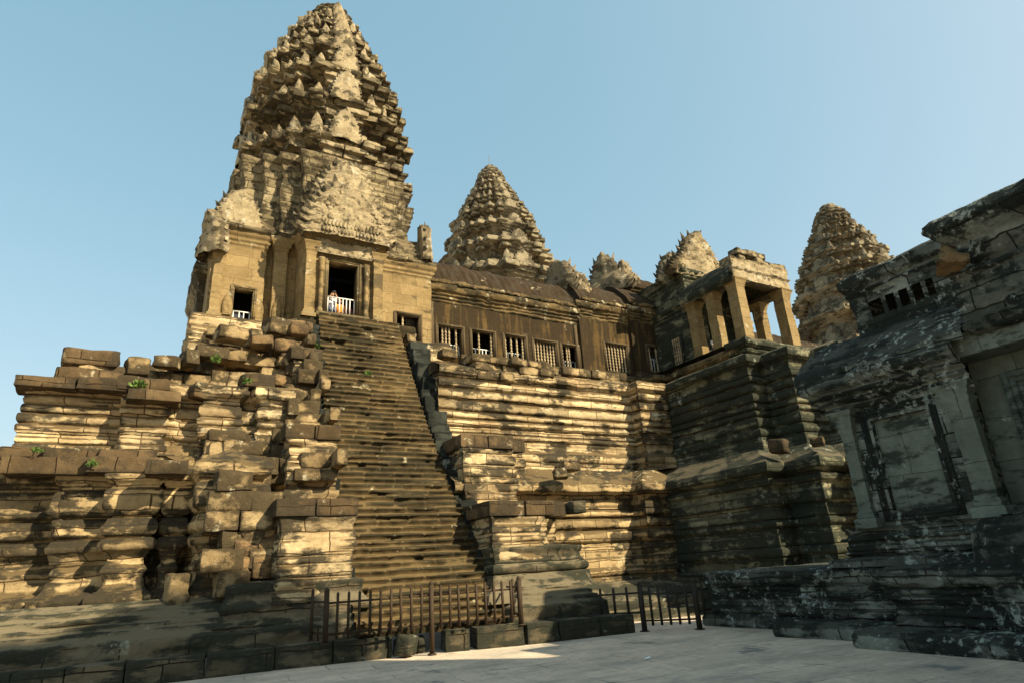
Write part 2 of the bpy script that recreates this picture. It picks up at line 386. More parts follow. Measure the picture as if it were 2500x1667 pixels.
def pillar(mb, cx, cy, hx, hy, z0, z1, seed=0, cap=.45, foot=.25, du=.12):
    p = [(.10, z0), (.10, z0+foot*.5), (.03, z0+foot*.6), (.05, z0+foot*.8), (0, z0+foot)]
    c = z1-cap
    p += [(0, c), (.03, c+.06*cap/.45), (.02, c+.12), (.07, c+.18*cap/.45), (.04, c+.24*cap/.45), (.10, c+.3*cap/.45), (.08, c+.34*cap/.45), (.14, c+.38*cap/.45), (.15, z1)]
    wall(mb, square(cx, cy, hx, hy), p, True, du, .1, .004, .012, .02, seed=seed, cap=True)
def frame(mb, x0, x1, z0, z1, y, w=.12, d=.14, steps=3, sill=True):
    """nested door / window frame round an opening in a wall facing -y"""
    for k in range(steps):
        a = w*k/steps; b = w*(k+1)/steps; f = y-.03-.035*k if k < 2 else y-.05
        xa0, xa1, xb0, xb1 = x0-b, x0-a, x1+a, x1+b
        mb.box((xa0, f, z0-b if sill else z0), (xa1, y+d, z1+b)); mb.box((xb0, f, z0-b if sill else z0), (xb1, y+d, z1+b))
        mb.box((xa1, f+.002, z1+a), (xb0, y+d, z1+b))
        if sill: mb.box((xa1, f+.002, z0-b), (xb0, y+d, z0-a))
def lathe(mb, c, prof, n=10):
    a = np.linspace(0, 2*PI, n+1); p = np.array(prof)
    X = np.stack([c[0]+np.cos(a)[:, None]*p[None, :, 0], c[1]+np.sin(a)[:, None]*p[None, :, 0], np.broadcast_to(c[2]+p[None, :, 1], (n+1, len(p)))], -1)
    mb.grid(X)
def baluster_mesh(h, r=.055):
    mb = MB(); p = [(r*.8, 0)]; z = 0; k = 0; nb = 9
    for k in range(nb):
        a = h*k/nb; b = h/nb
        p += [(r*.68, a+.02*b), (r*.72, a+.3*b), (r*1.0, a+.45*b), (r*1.08, a+.6*b), (r*.98, a+.75*b), (r*.68, a+.9*b)]
    p.append((r*.8, h)); lathe(mb, (0, 0, 0), p, 10)
    o = mb.build('baluster', M_bal, None, True); return o
BAL = {}
def balusters(parent, x0, x1, z0, z1, y, keep, n=7, axis='x', mat=None):
    h = round(z1-z0, 2)
    for k in range(n):
        if keep is not None and k not in keep: continue
        x = x0+(x1-x0)*(k+.5)/n
        if h not in BAL: BAL[h] = baluster_mesh(h); o = BAL[h]
        else: o = bpy.data.objects.new('baluster', BAL[h].data); COL.objects.link(o)
        o.parent = parent; o.location = (x, y, z0) if axis == 'x' else (y, x, z0)
def railing(x0, x1, y, z0, z1, n, label):
    t = thing('metal_railing', label, 'railing', None, ((x0+x1)/2, y, z0)); w = (x1-x0)/2; h = z1-z0
    mb = MB(); mb.bar((-w, 0, h), (w, 0, h), .045); mb.bar((-w, 0, .05), (w, 0, .05), .035); mb.build('rail', M_white, t)
    b0 = None
    for k in range(n):
        x = -w+2*w*(k+.5)/n if n > 1 else 0
        if k == 0: x = -w+.03
        if k == n-1: x = w-.03
        if b0 is None:
            m2 = MB(); m2.bar((0, 0, .06), (0, 0, h-.02), .038); b0 = m2.build('bar', M_white, t); b0.location.x = x
        else:
            c = b0.copy(); COL.objects.link(c); c.parent = t; c.location.x = x
    return t

# ------------------------------------------------------------------ GROUND
mb = MB(); n = 90
gx = np.concatenate([[-300, -80, -30], np.linspace(-12, 30, n), [60, 120, 400]]); gy = np.concatenate([[-300, -60, -20], np.linspace(-4, 30, n), [60, 150, 400]])
G = np.stack(np.meshgrid(gx, gy, indexing='ij')+[np.zeros((len(gx), len(gy)))], -1)
G[..., 2] = np.clip(fbm(G, .35, 3, 2), -1, 1)*.012
mb.grid(G, G[..., :2])
g = mb.build('pavement', M_pave, None, True); tag(g, kind='structure')
# paving joints and cracks: rework the paving material with its slab pattern
nt = M_pave.node_tree; bsn = [x for x in nt.nodes if x.type == 'BSDF_PRINCIPLED'][0]
src = bsn.inputs['Base Color'].links[0].from_socket
geo = N(nt, 'ShaderNodeNewGeometry')
mp = N(nt, 'ShaderNodeMapping'); mp.inputs['Rotation'].default_value = (0, 0, .1); lk(nt, geo.outputs['Position'], mp.inputs['Vector'])
wn = N(nt, 'ShaderNodeTexNoise'); wn.inputs['Scale'].default_value = .8; wn.inputs['Detail'].default_value = 5; lk(nt, mp.outputs[0], wn.inputs['Vector'])
ws = N(nt, 'ShaderNodeVectorMath', operation='SCALE'); ws.inputs['Scale'].default_value = .35; lk(nt, wn.outputs['Color'], ws.inputs[0])
wa = N(nt, 'ShaderNodeVectorMath', operation='ADD'); lk(nt, mp.outputs[0], wa.inputs[0]); lk(nt, ws.outputs[0], wa.inputs[1])
br = N(nt, 'ShaderNodeTexBrick'); lk(nt, wa.outputs[0], br.inputs['Vector'])
br.inputs['Scale'].default_value = 1; br.inputs['Brick Width'].default_value = 1.7; br.inputs['Row Height'].default_value = .95; br.inputs['Mortar Size'].default_value = .012
br.inputs['Color1'].default_value = (.84, .84, .83, 1); br.inputs['Color2'].default_value = (1.06, 1.05, 1.03, 1); br.inputs['Mortar'].default_value = (.42, .42, .4, 1)
crack = math_(nt, 'MULTIPLY', br.outputs['Fac'], ramp(nt, noise(nt, geo.outputs['Position'], 1.1, 4), .5, .6))
c1 = mixc(nt, .55, src, br.outputs['Color'], 'MULTIPLY')
c1 = mixc(nt, crack, c1, (.10, .10, .09))
c1 = mixc(nt, math_(nt, 'MULTIPLY', ramp(nt, noise(nt, stretch(nt, geo.outputs['Position'], (.5, 1.3, 1)), .7, 6, .7), .45, .68), .55), c1, (.19, .19, .175))
lk(nt, c1, bsn.inputs['Base Color'])

# ------------------------------------------------------------------ KERB
kerb = thing('stone_kerb', 'low row of dark kerb stones along the foot of the terrace', 'kerb', None, (0, 0, 0))
kp = [(-9, 17.2), (.85, 15.94), (3.9, 15.6), (5.83, 15.3), (8.54, 14.55), (11.7, 14.05)]
def kpt(x):
    return float(np.interp(x, [a for a, b in kp], [b for a, b in kp]))
x = -5.0; r = random.Random(3); k = 0
while x < 11.6:
    L = r.uniform(.85, 1.45)
    if x < 5.5 < x+L: L = 5.5-x
    if x < 7.35 < x+L: L = 7.35-x
    if x+L > 11.7: L = 11.7-x
    xm = x+L/2; y0 = kpt(xm); an = math.atan2(kpt(x+L)-kpt(x), L)
    mb = MB(); zt = .46 if x > -9 else .3
    if 5.49 < x < 5.7:
        rock(mb, (xm-.1, y0+.6, .17), (L-.5, .6, .34), an, .4, .08, k)
    else:
        rock(mb, (xm, y0+.45, zt/2-.02), (L-.012, .9, zt+.04), an, .10, .02, k, r.uniform(-.006, .006))
    mb.build('kerb_stone', M_plinth, kerb)
    x += L + (.12 if abs(x+L-7.35) < .02 else 0); k += 1

# ------------------------------------------------------------------ TERRACE
ter = thing('temple_terrace', 'huge stepped stone terrace with moulded tiers carrying towers and gallery', 'terrace')
# low stepped plinth behind the kerb
mb = MB()
PLP = [(0.12, .35), (.10, .80), (.0, .86), (-.04, .9), (-.07, 1.0), (-.15, 1.02), (-.17, 1.12), (-.28, 1.15), (-.31, 1.28), (-.44, 1.31), (-.48, 1.44), (-.62, 1.47), (-.85, 1.58)]
wall(mb, [(-9, 17.5), (-2, 17.0), (2.4, 16.35), (4.8, 16.08), (4.8, 18)], PLP, du=.14, dv=.07, jit=.05, rough=.035, chip=.08, seed=31, blen=1.1, courseh=.3)
mb.build('plinth', M_plinth, ter); mb = MB()
PL = [(8.8, 18), (8.8, 15.45), (11.4, 15.1), (11.4, 18.4)]
wall(mb, PL, [(0.12, .35), (.10, .80), (.0, .86), (-.04, .9), (-.07, 1.0), (-.15, 1.02), (-.17, 1.12), (-.28, 1.15), (-.31, 1.28), (-.44, 1.31), (-.48, 1.44), (-.62, 1.47), (-.85, 1.58)], du=.14, dv=.07, jit=.04, rough=.03, seed=33, blen=1.1)
mb.build('plinth', M_plinth, ter); mb = MB()
wall(mb, [(11.4, 17.8), (13.2, 17.3), (14.6, 17.0), (17.2, 16.6), (17.2, 13.0), (18.6, 13.0)], [(.55, -.02), (.5, .25), (.2, .28), (.16, .55), (-.1, .6), (-.5, .95), (-1.4, 1.15)], du=.2, dv=.1, jit=.02, rough=.03, seed=32, blen=1.1)
mb.build('plinth', M_plinth, ter)
# lower tier, left
T1L = [(-12, 20.0), (-1.75, 20.0), (-1.75, 19.45), (-.62, 19.45), (-.62, 18.95), (.25, 18.95), (.25, 19.7), (.58, 19.7), (.58, 19.0), (1.0, 19.0), (1.0, 19.7), (1.3, 19.7), (1.3, 17.7), (2.6, 17.7), (2.6, 21)]
mb = MB()
wall(mb, T1L, tierprof(.85, 4.75, 4, 7, .17, .42, .25, (.7, .5)), du=.09, dv=.06, jit=.04, rough=.04, chip=.07, erode=.12, seed=41, cap=[(2.6, 30), (-12, 30)], courseh=.42)
mb.build('lower_tier', M_base, ter)
# lower tier, right (lit wall)
T1R = [(8.6, 18.9), (16.3, 18.9), (16.3, 18.3), (17.55, 18.3)]
mb = MB()
wall(mb, T1R + [(17.55, 18.2)], tierprof(.75, 4.5, 7, 8, .18, .42, .42, (.95, .62)), du=.1, dv=.06, jit=.018, rough=.018, chip=.05, erode=.12, seed=43, cap=[(17.5, 30), (8.6, 30)], courseh=.4)
mb.build('lower_tier', M_base, ter)
T1P = [(17.55, 18.6), (17.55, 13.75), (18.45, 13.75), (18.45, 12.5), (19.8, 12.5), (19.8, 11.3), (23.5, 11.3), (23.5, 9.6), (30, 9.6)]
mb = MB()
wall(mb, T1P, tierprof(.6, 4.5, 9, 8, .16, .42, .42, (.95, .62)), du=.11, dv=.065, jit=.02, rough=.018, chip=.04, erode=.08, seed=45, cap=[(30, 30), (17.6, 30)], courseh=.4)
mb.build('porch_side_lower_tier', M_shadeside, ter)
# upper tier, left (standing remains)
T2L = [(-3.0, 27), (-3.0, 20.3), (-.75, 20.3), (-.75, 19.95), (.3, 19.95), (.3, 22)]
mb = MB()
wall(mb, T2L, [(.34, 5.1), (.3, 5.3), (.12, 5.34)] + bands(5.38, 6.95, 6, .09, 5) + [(.1, 6.98), (.15, 7.04)], du=.11, dv=.065, jit=.03, rough=.03, chip=.04, seed=47, cap=[(.3, 30), (-3, 30)])
mb.build('upper_tier', M_base2, ter)
mb = MB()
wall(mb, [(.25, 22), (.25, 20.25), (1.25, 20.25), (1.25, 19.75), (2.15, 19.75), (2.15, 20.2), (2.75, 20.2), (2.75, 19.6), (3.5, 19.6), (3.5, 21.5)], [(.3, 4.8), (.26, 5.1), (.1, 5.15)] + bands(5.18, 7.0, 6, .12, 15) + [(.16, 7.02), (.26, 7.1), (.28, 7.35), (.1, 7.42)], du=.1, dv=.06, jit=.06, rough=.05, chip=.16, erode=.25, seed=49, cap=True)
mb.build('upper_tier', M_base2, ter)
mb = MB()
for k, (x0, x1, z0, z1, y) in enumerate([(-3.25, -1.9, 6.98, 7.28, 19.75), (-1.9, -.72, 7.0, 7.34, 19.72), (-2.45, -.9, 7.3, 7.66, 20.0), (-.95, .25, 7.06, 7.46, 19.7),
        (-.7, .6, 6.7, 7.0, 19.3), (-4.4, -3.1, 4.95, 5.3, 19.6), (-3.2, -2.2, 5.05, 5.36, 19.6), (-2.3, -1.1, 5.0, 5.33, 19.4), (-1.1, 0.2, 5.0, 5.3, 19.2),
        (-3.0, -1.3, 4.6, 5.05, 19.0), (-1.3, .3, 4.62, 5.04, 18.7), (.0, .9, 4.5, 4.85, 18.0)]):
    mb = MB(); rock(mb, ((x0+x1)/2, y+.5, (z0+z1)/2), (x1-x0+.02, 1.1, z1-z0), 0, .15, .06, k); mb.build('ledge_slab', M_cap, ter)
# ruined masonry climbing from the lower ledge to the platform, left of the stairs
mb = MB()
def fr1(x, z): return np.interp(z, [4.3, 6.2, 8.0, 10.6], [18.6, 20.1, 21.4, 23.0]) - .35*max(0, x-2.0) + .5*math.sin(x*2.3)
blockwall(mb, .3, 4.6, 4.4, 10.5, fr1, 3, miss=.05, jy=.17, depth=1.5, topf=lambda x: np.interp(x, [.2, 1.2, 2.2, 3.2, 4.6], [8.1, 8.8, 9.2, 9.9, 10.2]))
blockwall(mb, -1.9, 1.9, 7.4, 10.2, lambda x, z: 20.9+(z-7.4)*.9, 4, miss=.06, jy=.15, depth=1.6, topf=lambda x: np.interp(x, [-2, -.6, .6, 1.5], [7.9, 8.25, 9.1, 9.8]))
blockwall(mb, 1.0, 4.3, 9.0, 10.2, lambda x, z: 22.9, 14, miss=.03, jy=.12, depth=1.5)
mb.build('ruined_masonry', M_rock, ter)
mb = MB()
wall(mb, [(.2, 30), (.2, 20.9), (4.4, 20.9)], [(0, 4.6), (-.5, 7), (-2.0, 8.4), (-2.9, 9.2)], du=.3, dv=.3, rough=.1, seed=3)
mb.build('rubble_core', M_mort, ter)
# laterite core beside the stair head
mb = MB()
blockwall(mb, 3.25, 4.55, 7.6, 10.5, lambda x, z: 21.0+(z-7.6)*.35, 21, ch=.46, bl=(.6, .85), miss=.0, jy=.1, rnd=.5, rough=.06)
mb.build('laterite_core', M_lateryte, ter); mb = MB()
blockwall(mb, 2.0, 2.9, 1.9, 2.9, lambda x, z: 16.98, 22, ch=.46, bl=(.4, .6), miss=0, jy=.05, rnd=.4)
mb.build('laterite_core', M_lateryte, ter)
# broken wall courses left of the lowest pier
mb = MB()
blockwall(mb, 1.3, 3.1, 1.55, 4.5, lambda x, z: 17.0 - .12*(z < 2.4), 6, ch=.5, bl=(.5, 1.0), miss=.05, jy=.1, depth=.9, rnd=.16)
blockwall(mb, 1.2, 4.4, 4.25, 5.6, lambda x, z: 18.0+(z-4.25)*.9, 8, ch=.42, bl=(.6, 1.2), miss=.05, jy=.15, depth=1.4)
blockwall(mb, 3.0, 3.55, 4.4, 6.6, lambda x, z: 19.4, 9, ch=.45, bl=(.5, .7), miss=.05, jy=.18, depth=1.1)
mb.build('broken_courses', M_rock, ter)
# upper tier, right
mb = MB()
T2R = [(9.0, 20.7), (18.3, 20.7), (18.3, 20.1), (20.0, 20.1)]
wall(mb, T2R + [(20.0, 20.0)], tierprof(5.05, 9.1, 12, 10, .16, .35, .30, (.6, .3)), du=.1, dv=.06, jit=.025, rough=.02, chip=.07, erode=.15, seed=53, cap=[(20, 30), (9, 30)], courseh=.36)
mb.build('upper_tier', M_base2, ter)
mb = MB()
T2P = [(20.0, 20.5), (20.0, 15.6), (20.9, 15.6), (20.9, 14.4), (22.3, 14.4), (22.3, 13.2), (25, 13.2), (25, 12), (30, 12)]
wall(mb, T2P, tierprof(5.05, 9.1, 14, 10, .15, .35, .30, (.6, .3)), du=.11, dv=.065, jit=.025, rough=.018, chip=.04, erode=.08, seed=55, cap=[(30, 30), (20, 30)], courseh=.36)
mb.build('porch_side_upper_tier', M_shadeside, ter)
# broken top courses between the stairs and the gallery (right)
mb = MB()
blockwall(mb, 10.2, 14.2, 8.7, 9.5, lambda x, z: 20.35, 17, ch=.34, bl=(.5, .95), miss=.06, jy=.14, depth=1.1)
blockwall(mb, 10.4, 19, 9.35, 10.0, lambda x, z: 21.6, 18, ch=.34, bl=(.6, 1.1), miss=.1, jy=.15, depth=1.0)
mb.build('broken_courses', M_rock, ter)
# gallery base tier
mb = MB()
T3 = [(8.2, 23.95), (18.8, 23.95), (18.8, 23.75), (22.1, 23.75), (22.1, 23.0), (22.95, 23.0), (22.95, 17.9)]
wall(mb, T3, tierprof(9.0, 10.72, 16, 6, .10, .15, .22, (.3, .06)), du=.12, dv=.06, jit=.02, rough=.025, chip=.05, seed=57, cap=[(22.9, 40), (8.2, 40)])
mb.build('gallery_base', M_galcorn, ter)
mb = MB()
wall(mb, [(22.9, 18.6), (22.9, 17.7), (28.6, 17.7), (28.6, 26)], tierprof(9.0, 10.95, 18, 6, .10, .25, .28, (.3, .1)), du=.12, dv=.06, jit=.04, rough=.04, chip=.08, seed=59, cap=[(22.9, 26)])
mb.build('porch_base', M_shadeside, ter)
# platform under the tower
mb = MB()
wall(mb, [(.9, 34), (.9, 23.5), (4.2, 23.5), (4.2, 22.8), (7.9, 22.8), (7.9, 23.5), (10.6, 23.3), (10.6, 34)], [(.2, 9.6), (.2, 10.0), (.1, 10.05), (.22, 10.2), (.15, 10.5), (.25, 10.6), (.2, 11.0), (.05, 11.08)], du=.14, dv=.08, jit=.04, rough=.05, chip=.1, seed=61, cap=True)
mb.build('tower_platform', M_base2, ter)

# ------------------------------------------------------------------ STAIRCASE
st = thing('stone_staircase', 'steep worn stone staircase climbing between stepped piers to the tower door', 'staircase')
SX0, SX1 = 4.8, 8.75
mb = MB(); NS = 57
y0, z0, y1, z1 = 16.0, .42, 22.9, 11.3
zs = np.linspace(z0, z1, NS+1); ys = np.interp(zs, [.42, .95, 3.9, 6.5, 9.6, 11.3], [15.62, 16.1, 18.5, 20.2, 21.7, 22.4])
nx = 90
rowsP = []
for k in range(NS):
    xs0 = SX0 + .25*k/NS - .1; xs1 = SX1 - .75*k/NS + .1
    xs = np.linspace(xs0, xs1, nx); r = vn(np.stack([xs*1.0, xs*0+k*3.1, xs*0], -1), 1.6, 5)*.06 + vn(np.stack([xs, xs*0+k*5.3, xs*0], -1), 5, 6)*.04
    chip = np.clip(fbm(np.stack([xs, xs*0+k*1.7, xs*0], -1), .9, 8)-.1, 0, 1)*.12
    ya, yb = ys[k], ys[k+1]; za, zb = zs[k], zs[k+1]
    bi_ = np.floor(xs/.95+hs(k, 3)*3).astype(np.int64); r = r + _h(bi_, bi_*0+k, bi_*0, 4)*.035; fb_ = np.abs((xs/.95+hs(k, 3)*3)-np.round(xs/.95+hs(k, 3)*3)); chip = chip + np.clip(1-fb_/.06, 0, 1)*.05
    for (yy, zz, f) in ((ya+.015, za, 0), (ya-.02+.0, za+(zb-za)*.55, .5), (ya-.05, za+(zb-za)*.72, 1), (ya-.045, zb-.035, 1), (ya+.01, zb, .8), (yb-.02, zb-.0, 0)):
        rowsP.append(np.stack([xs, yy+r*(.3+.7*f)+chip*f, zz-chip*.5*f+r*.25*f], -1))
Gd = np.stack(rowsP, 1)
mb.grid(Gd, Gd[..., [0, 2]])
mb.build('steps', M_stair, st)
def pier(name, x0, x1, yf, yb, zb, zt, seed, mat=M_base2, redent=None):
    p = MB()
    path = [(x0, yb), (x0, yf), (x1, yf)] + (redent or []) + [(x1 + (redent[-1][0]-x1 if redent else 0), yb)]
    n = max(4, int((zt-zb)/.42))
    pr = [(.14, zb), (.12, zb+.25), (.03, zb+.3)] + bands(zb+.32, zt-.62, n, .07, seed) + [(.02, zt-.6), (.06, zt-.55), (.10, zt-.46), (.05, zt-.44)]
    wall(p, path, pr, du=.11, dv=.07, jit=.05, rough=.035, chip=.07, erode=.3, seed=seed, cap=True, courseh=.42, blen=.9)
    o = p.build(name, mat, st)
    p = MB(); x = x0-.18; xe = path[-1][0]+.12; rr = random.Random(seed)
    while x < xe-.1:
        L = min(rr.uniform(.8, 1.3), xe-x)
        if xe-(x+L) < .35: L = xe-x
        yy = yf
        if redent and x+L/2 > x1: yy = redent[0][1] if redent[0][1] != yf else redent[1][1]
        rock(p, (x+L/2, (yy-.14+yb)/2, zt-.22), (L-.02, yb-yy+.14, .44), 0, .14, .03, seed+int(x*10)); x += L
    p.build('cap_slabs', M_cap, o)
    return o
pier('pier', 3.0, 4.75, 16.45, 19.6, 1.3, 3.72, 71)
pier('pier', 3.45, 4.75, 18.4, 22.3, 3.5, 6.05, 72)
pier('pier', 3.95, 4.75, 21.1, 23.6, 6.0, 9.35, 73)
pier('pier', 8.8, 10.4, 16.4, 20.2, 1.2, 3.65, 74, redent=[(10.4, 16.9), (11.0, 16.9), (11.0, 17.4), (11.5, 17.4)])
pier('pier', 8.95, 10.8, 18.45, 22.6, 3.5, 6.02, 75, redent=[(10.8, 18.9), (11.4, 18.9)])
pier('pier', 9.15, 10.2, 20.9, 24, 6.0, 9.35, 76, redent=[(10.2, 21.3), (10.9, 21.3)])
# stepped base right of the lowest pier
p = MB()
wall(p, [(8.7, 16.9), (8.7, 16.25), (11.0, 16.25), (11.0, 16.7), (11.9, 16.7), (11.9, 17.3), (12.5, 17.3), (12.5, 20)], [(.5, .9), (.45, 1.1), (.2, 1.3), (.12, 1.6)] + bands(1.62, 2.3, 2, .12, 3) + [(.0, 2.35), (-.3, 2.4)], du=.12, dv=.07, jit=.04, rough=.03, seed=78, cap=True); p.build('pier_base', M_plinth, st); p = MB()
wall(p, [(2.0, 20), (2.0, 16.7), (4.9, 16.45), (4.9, 20)], [(.3, .9), (.2, 1.3), (.08, 1.5), (.12, 1.75), (-.1, 1.8), (-.3, 1.85)], du=.12, dv=.07, jit=.03, rough=.03, seed=79, cap=True)
p.build('pier_base', M_plinth, st)
# jagged stair cheeks between the piers
for side, xx in ((0, 4.72), (1, 8.98)):
    p = MB(); rr = random.Random(side+3)
    for k in range(26):
        t = k/25; z = 1.6+(10.2-1.6)*t; y = float(np.interp(z, [.42, .95, 3.9, 6.5, 9.6, 11.3], [15.62, 16.1, 18.5, 20.2, 21.7, 22.4]))+.35; z -= .1
        rock(p, (xx-(0 if not side else .12*t)+rr.uniform(-.06, .06), y, z+rr.uniform(.0, .4)), (.45 if not side else .75, .6, .65), rr.uniform(-.05, .05), .15, .04, k, rr.uniform(-.1, .1))
    p.build('stair_cheek', M_cheek, st)

# stair head landing blocks
p = MB()
blockwall(p, 4.2, 8.9, 10.75, 11.2, lambda x, z: 22.38 + abs(x-6.2)*.05, 31, ch=.28, bl=(.6, 1.3), miss=.02, jy=.1, depth=.8)
p.build('landing_blocks', M_stair, st)

# ------------------------------------------------------------------ TOWER CROWNS
def redent(cx, cy, h):
    q = [(.36, 1.0), (.36, .90), (.60, .90), (.60, .76), (.76, .76)]
    pts = []
    # south side going +x then corners, counter clockwise
    s = [(-a, -b) for a, b in q][::-1] + q_m(q)
    side = [(-.71, -.71), (-.56, -.71), (-.56, -.86), (-.34, -.86), (-.34, -1.0), (.34, -1.0), (.34, -.86), (.56, -.86), (.56, -.71)]
    for k in range(4):
        c, sn = [(1, 0), (0, 1), (-1, 0), (0, -1)][k]
        for a, b in side: pts.append((cx+h*(a*c-b*sn), cy+h*(a*sn+b*c)))
    return pts
def q_m(q): return q
def crown(parent, cx, cy, levels, apex, mat, du, ante_parent=None, detail=1.0, seed=0, lotus=.5, facing=None):
    """levels: list of (z bottom, z top, half width).  Each storey: pilastered wall, deep cornice, antefixes on the rim"""
    nl = len(levels)
    for k, (za, zb, h) in enumerate(levels):
        mb = MB(); H = zb-za; core = h*.86
        pr = [(.10*H, za-.1), (.06*H, za+.06*H), (0, za+.08*H), (-.03*H, za+.12*H), (-.05*H, za+.50*H), (.03*H, za+.54*H), (.01*H, za+.58*H), (.10*H, za+.63*H), (.08*H, za+.66*H), (.18*H, za+.71*H), (.17*H, za+.76*H), (.26*H, za+.80*H), (.26*H, za+.87*H), (.14*H, za+.90*H), (.1*H, za+.95*H), (-.1*H, za+H)]
        wall(mb, redent(cx, cy, core), pr, True, du, .09*detail, .05, .05*detail**.5, .2, seed=seed+k*7, cap=True, relief=.09, rscale=3.2, courseh=.35, blen=.7)
        pts = redent(cx, cy, core)
        if ante_parent is None:
            rr = random.Random(seed+k)
            for i, (px, py) in enumerate(pts):
                if i % 9 in (1, 3, 6, 8) or rr.random() < .35: continue
                d = math.atan2(py-cy, px-cx); q = 1+.10*H/h
                leaf(mb, (cx+(px-cx)*q, cy+(py-cy)*q, za+.84*H), d+PI/2, .24*H*rr.uniform(.7, 1.2), .38*H*rr.uniform(.6, 1.2), lean=rr.uniform(0, .2), relief=.03, n=5, m=8, thick=.2)
            for d in range(4):
                a = d*PI/2-PI/2
                leaf(mb, (cx+math.cos(a)*core*1.04, cy+math.sin(a)*core*1.04, za+.80*H), a+PI/2, core*.42, .55*H, kind='arch', spikes=1, lean=.06, relief=.04, n=9, m=12, thick=.2)
        rr = random.Random(seed+k+900)
        for i, (px, py) in enumerate(pts):
            if i % 9 in (1, 3, 6, 8): continue
            d = math.atan2(py-cy, px-cx); s_ = .26*H+.05*h
            for (q, zf, w, hh) in ((1+.13*H/h, .80, 1.0, .17), (1+.06*H/h, .62, .8, .13), (1.0, .10, .75, .14)):
                if rr.random() < .22: continue
                rock(mb, (cx+(px-cx)*q+rr.uniform(-.06, .06), cy+(py-cy)*q+rr.uniform(-.06, .06), za+zf*H), (s_*w*rr.uniform(.9, 1.3), s_*w*rr.uniform(.9, 1.3), hh*H), rr.uniform(-.15, .15), .2, .06*detail**.5, i, rr.uniform(-.06, .06))
        o = mb.build('crown_storey', mat, parent)
        if ante_parent is not None:
            rr = random.Random(seed+k+50)
            for i, (px, py) in enumerate(pts):
                if i % 9 in (1, 3, 6, 8): continue
                if rr.random() < .2: continue
                d = math.atan2(py-cy, px-cx)+rr.uniform(-.3, .3); q = 1+.15*H/h; m2 = MB()
                sc_ = rr.uniform(.62, 1.05); w = rr.uniform(.32, .44)*H**.5*.85*sc_; hh = rr.uniform(.36, .54)*H*sc_
                if i % 9 in (4, 5): w *= 1.1
                leaf(m2, (cx+(px-cx)*q, cy+(py-cy)*q, za+.83*H), d+PI/2+rr.uniform(-.15, .15), w, hh, lean=rr.uniform(-.08, .22), relief=.05, n=9, m=12, seed=i+k*20, thick=.13)
                if i % 9 in (0, 4, 5):
                    rock(m2, (cx+(px-cx)*q, cy+(py-cy)*q, za+.86*H), (w*1.1, w*1.1, .22*H), d, .3, .05, i)
                m2.build('antefix', M_flame, o)
            for dd in range(4):
                a = dd*PI/2-PI/2; m2 = MB()
                leaf(m2, (cx+math.cos(a)*(core+.16*H), cy+math.sin(a)*(core+.16*H), za+.80*H), a+PI/2, core*.34+.2, .72*H, kind='arch', spikes=1, lean=.02, relief=.07, n=15, m=18, thick=.3, seed=k)
                for (zf, wf, hf, of) in ((.12, .62, .16, .10), (.33, .46, .26, .02), (.55, .54, .13, .08), (.66, .64, .10, .16)):
                    for sx in (-.5, .5):
                        if rr.random() < .08: continue
                        ww = core*wf*.5; px_, py_ = -math.sin(a)*ww*sx, math.cos(a)*ww*sx
                        rock(m2, (cx+math.cos(a)*(core-.2+of*H)+px_, cy+math.sin(a)*(core-.2+of*H)+py_, za+zf*H), (.7, ww*.98, hf*H*1.05), a+rr.uniform(-.04, .04), .16, .06, k+dd+int(zf*30)+int(sx*4))
                m2.build('niche_pediment', M_flame, o)
    # lotus cap of swelling petal rings
    z, h = levels[-1][1], levels[-1][2]*.8; mb = MB(); nr = 4; zt = apex
    for k in range(nr):
        t = k/nr; r0 = h*(1-t**1.5)*1.05+.2; zz = z+(zt-z)*t*.93; hh = (zt-z)/nr*1.1
        n = max(7, int(14-2*k))
        a = np.linspace(0, 2*PI, n*6+1)
        lob = 1+.10*np.abs(np.cos(a*n/2)) + .05*vn(np.stack([np.cos(a)*3, np.sin(a)*3, a*0+k], -1), 2, k)
        prf = np.array([(.7, 0), (.98, .12), (1.05, .35), (1.0, .62), (.8, .85), (.5, 1.0), (0.01, 1.0)])
        X = np.stack([cx+np.cos(a)[:, None]*r0*prf[None, :, 0]*lob[:, None], cy+np.sin(a)[:, None]*r0*prf[None, :, 0]*lob[:, None], np.broadcast_to(zz+hh*prf[None, :, 1], (len(a), 7))], -1)
        X[..., :2] += (vn(X, 2.0, seed)*.06)[..., None]
        mb.grid(X)
    mb.build('lotus_cap', mat, parent, True)

# ------------------------------------------------------------------ MAIN CORNER TOWER
tw = thing('corner_tower', 'tallest lotus-bud corner tower with carved tiers above a sunlit doorway', 'tower', None, (0, 0, 0))
CX, CY = 6.25, 28.6
mb = MB()
# left flank, recess, porch and right flank as one wall path
wpath = [(1.2, 33), (1.2, 24.0), (3.15, 24.0), (3.15, 24.45), (3.45, 24.45), (3.45, 23.95), (3.95, 23.95), (3.95, 24.3), (4.35, 24.3), (4.35, 22.75), (7.55, 22.75), (7.55, 24.0), (10.25, 24.0), (10.25, 30)]
wp = [(.12, 10.9), (.12, 11.05), (.03, 11.12), (.06, 11.2), (0, 11.28), (0, 14.35), (.05, 14.42), (.03, 14.5), (.12, 14.6), (.10, 14.68), (.2, 14.8), (.22, 14.95)]
def uof(path, i, x=None, y=None):
    u = sum(math.dist(path[k], path[k+1]) for k in range(i)); p = path[i]
    return u + (abs(x-p[0]) if x is not None else abs(y-p[1]))
HW = (uof(wpath, 1, 2.1), uof(wpath, 1, 2.78), 11.0, 12.5)
HD = (uof(wpath, 9, 5.33), uof(wpath, 9, 6.5), 11.45, 13.72)
HR = (uof(wpath, 11, 8.62), uof(wpath, 11, 9.65), 11.0, 12.42)
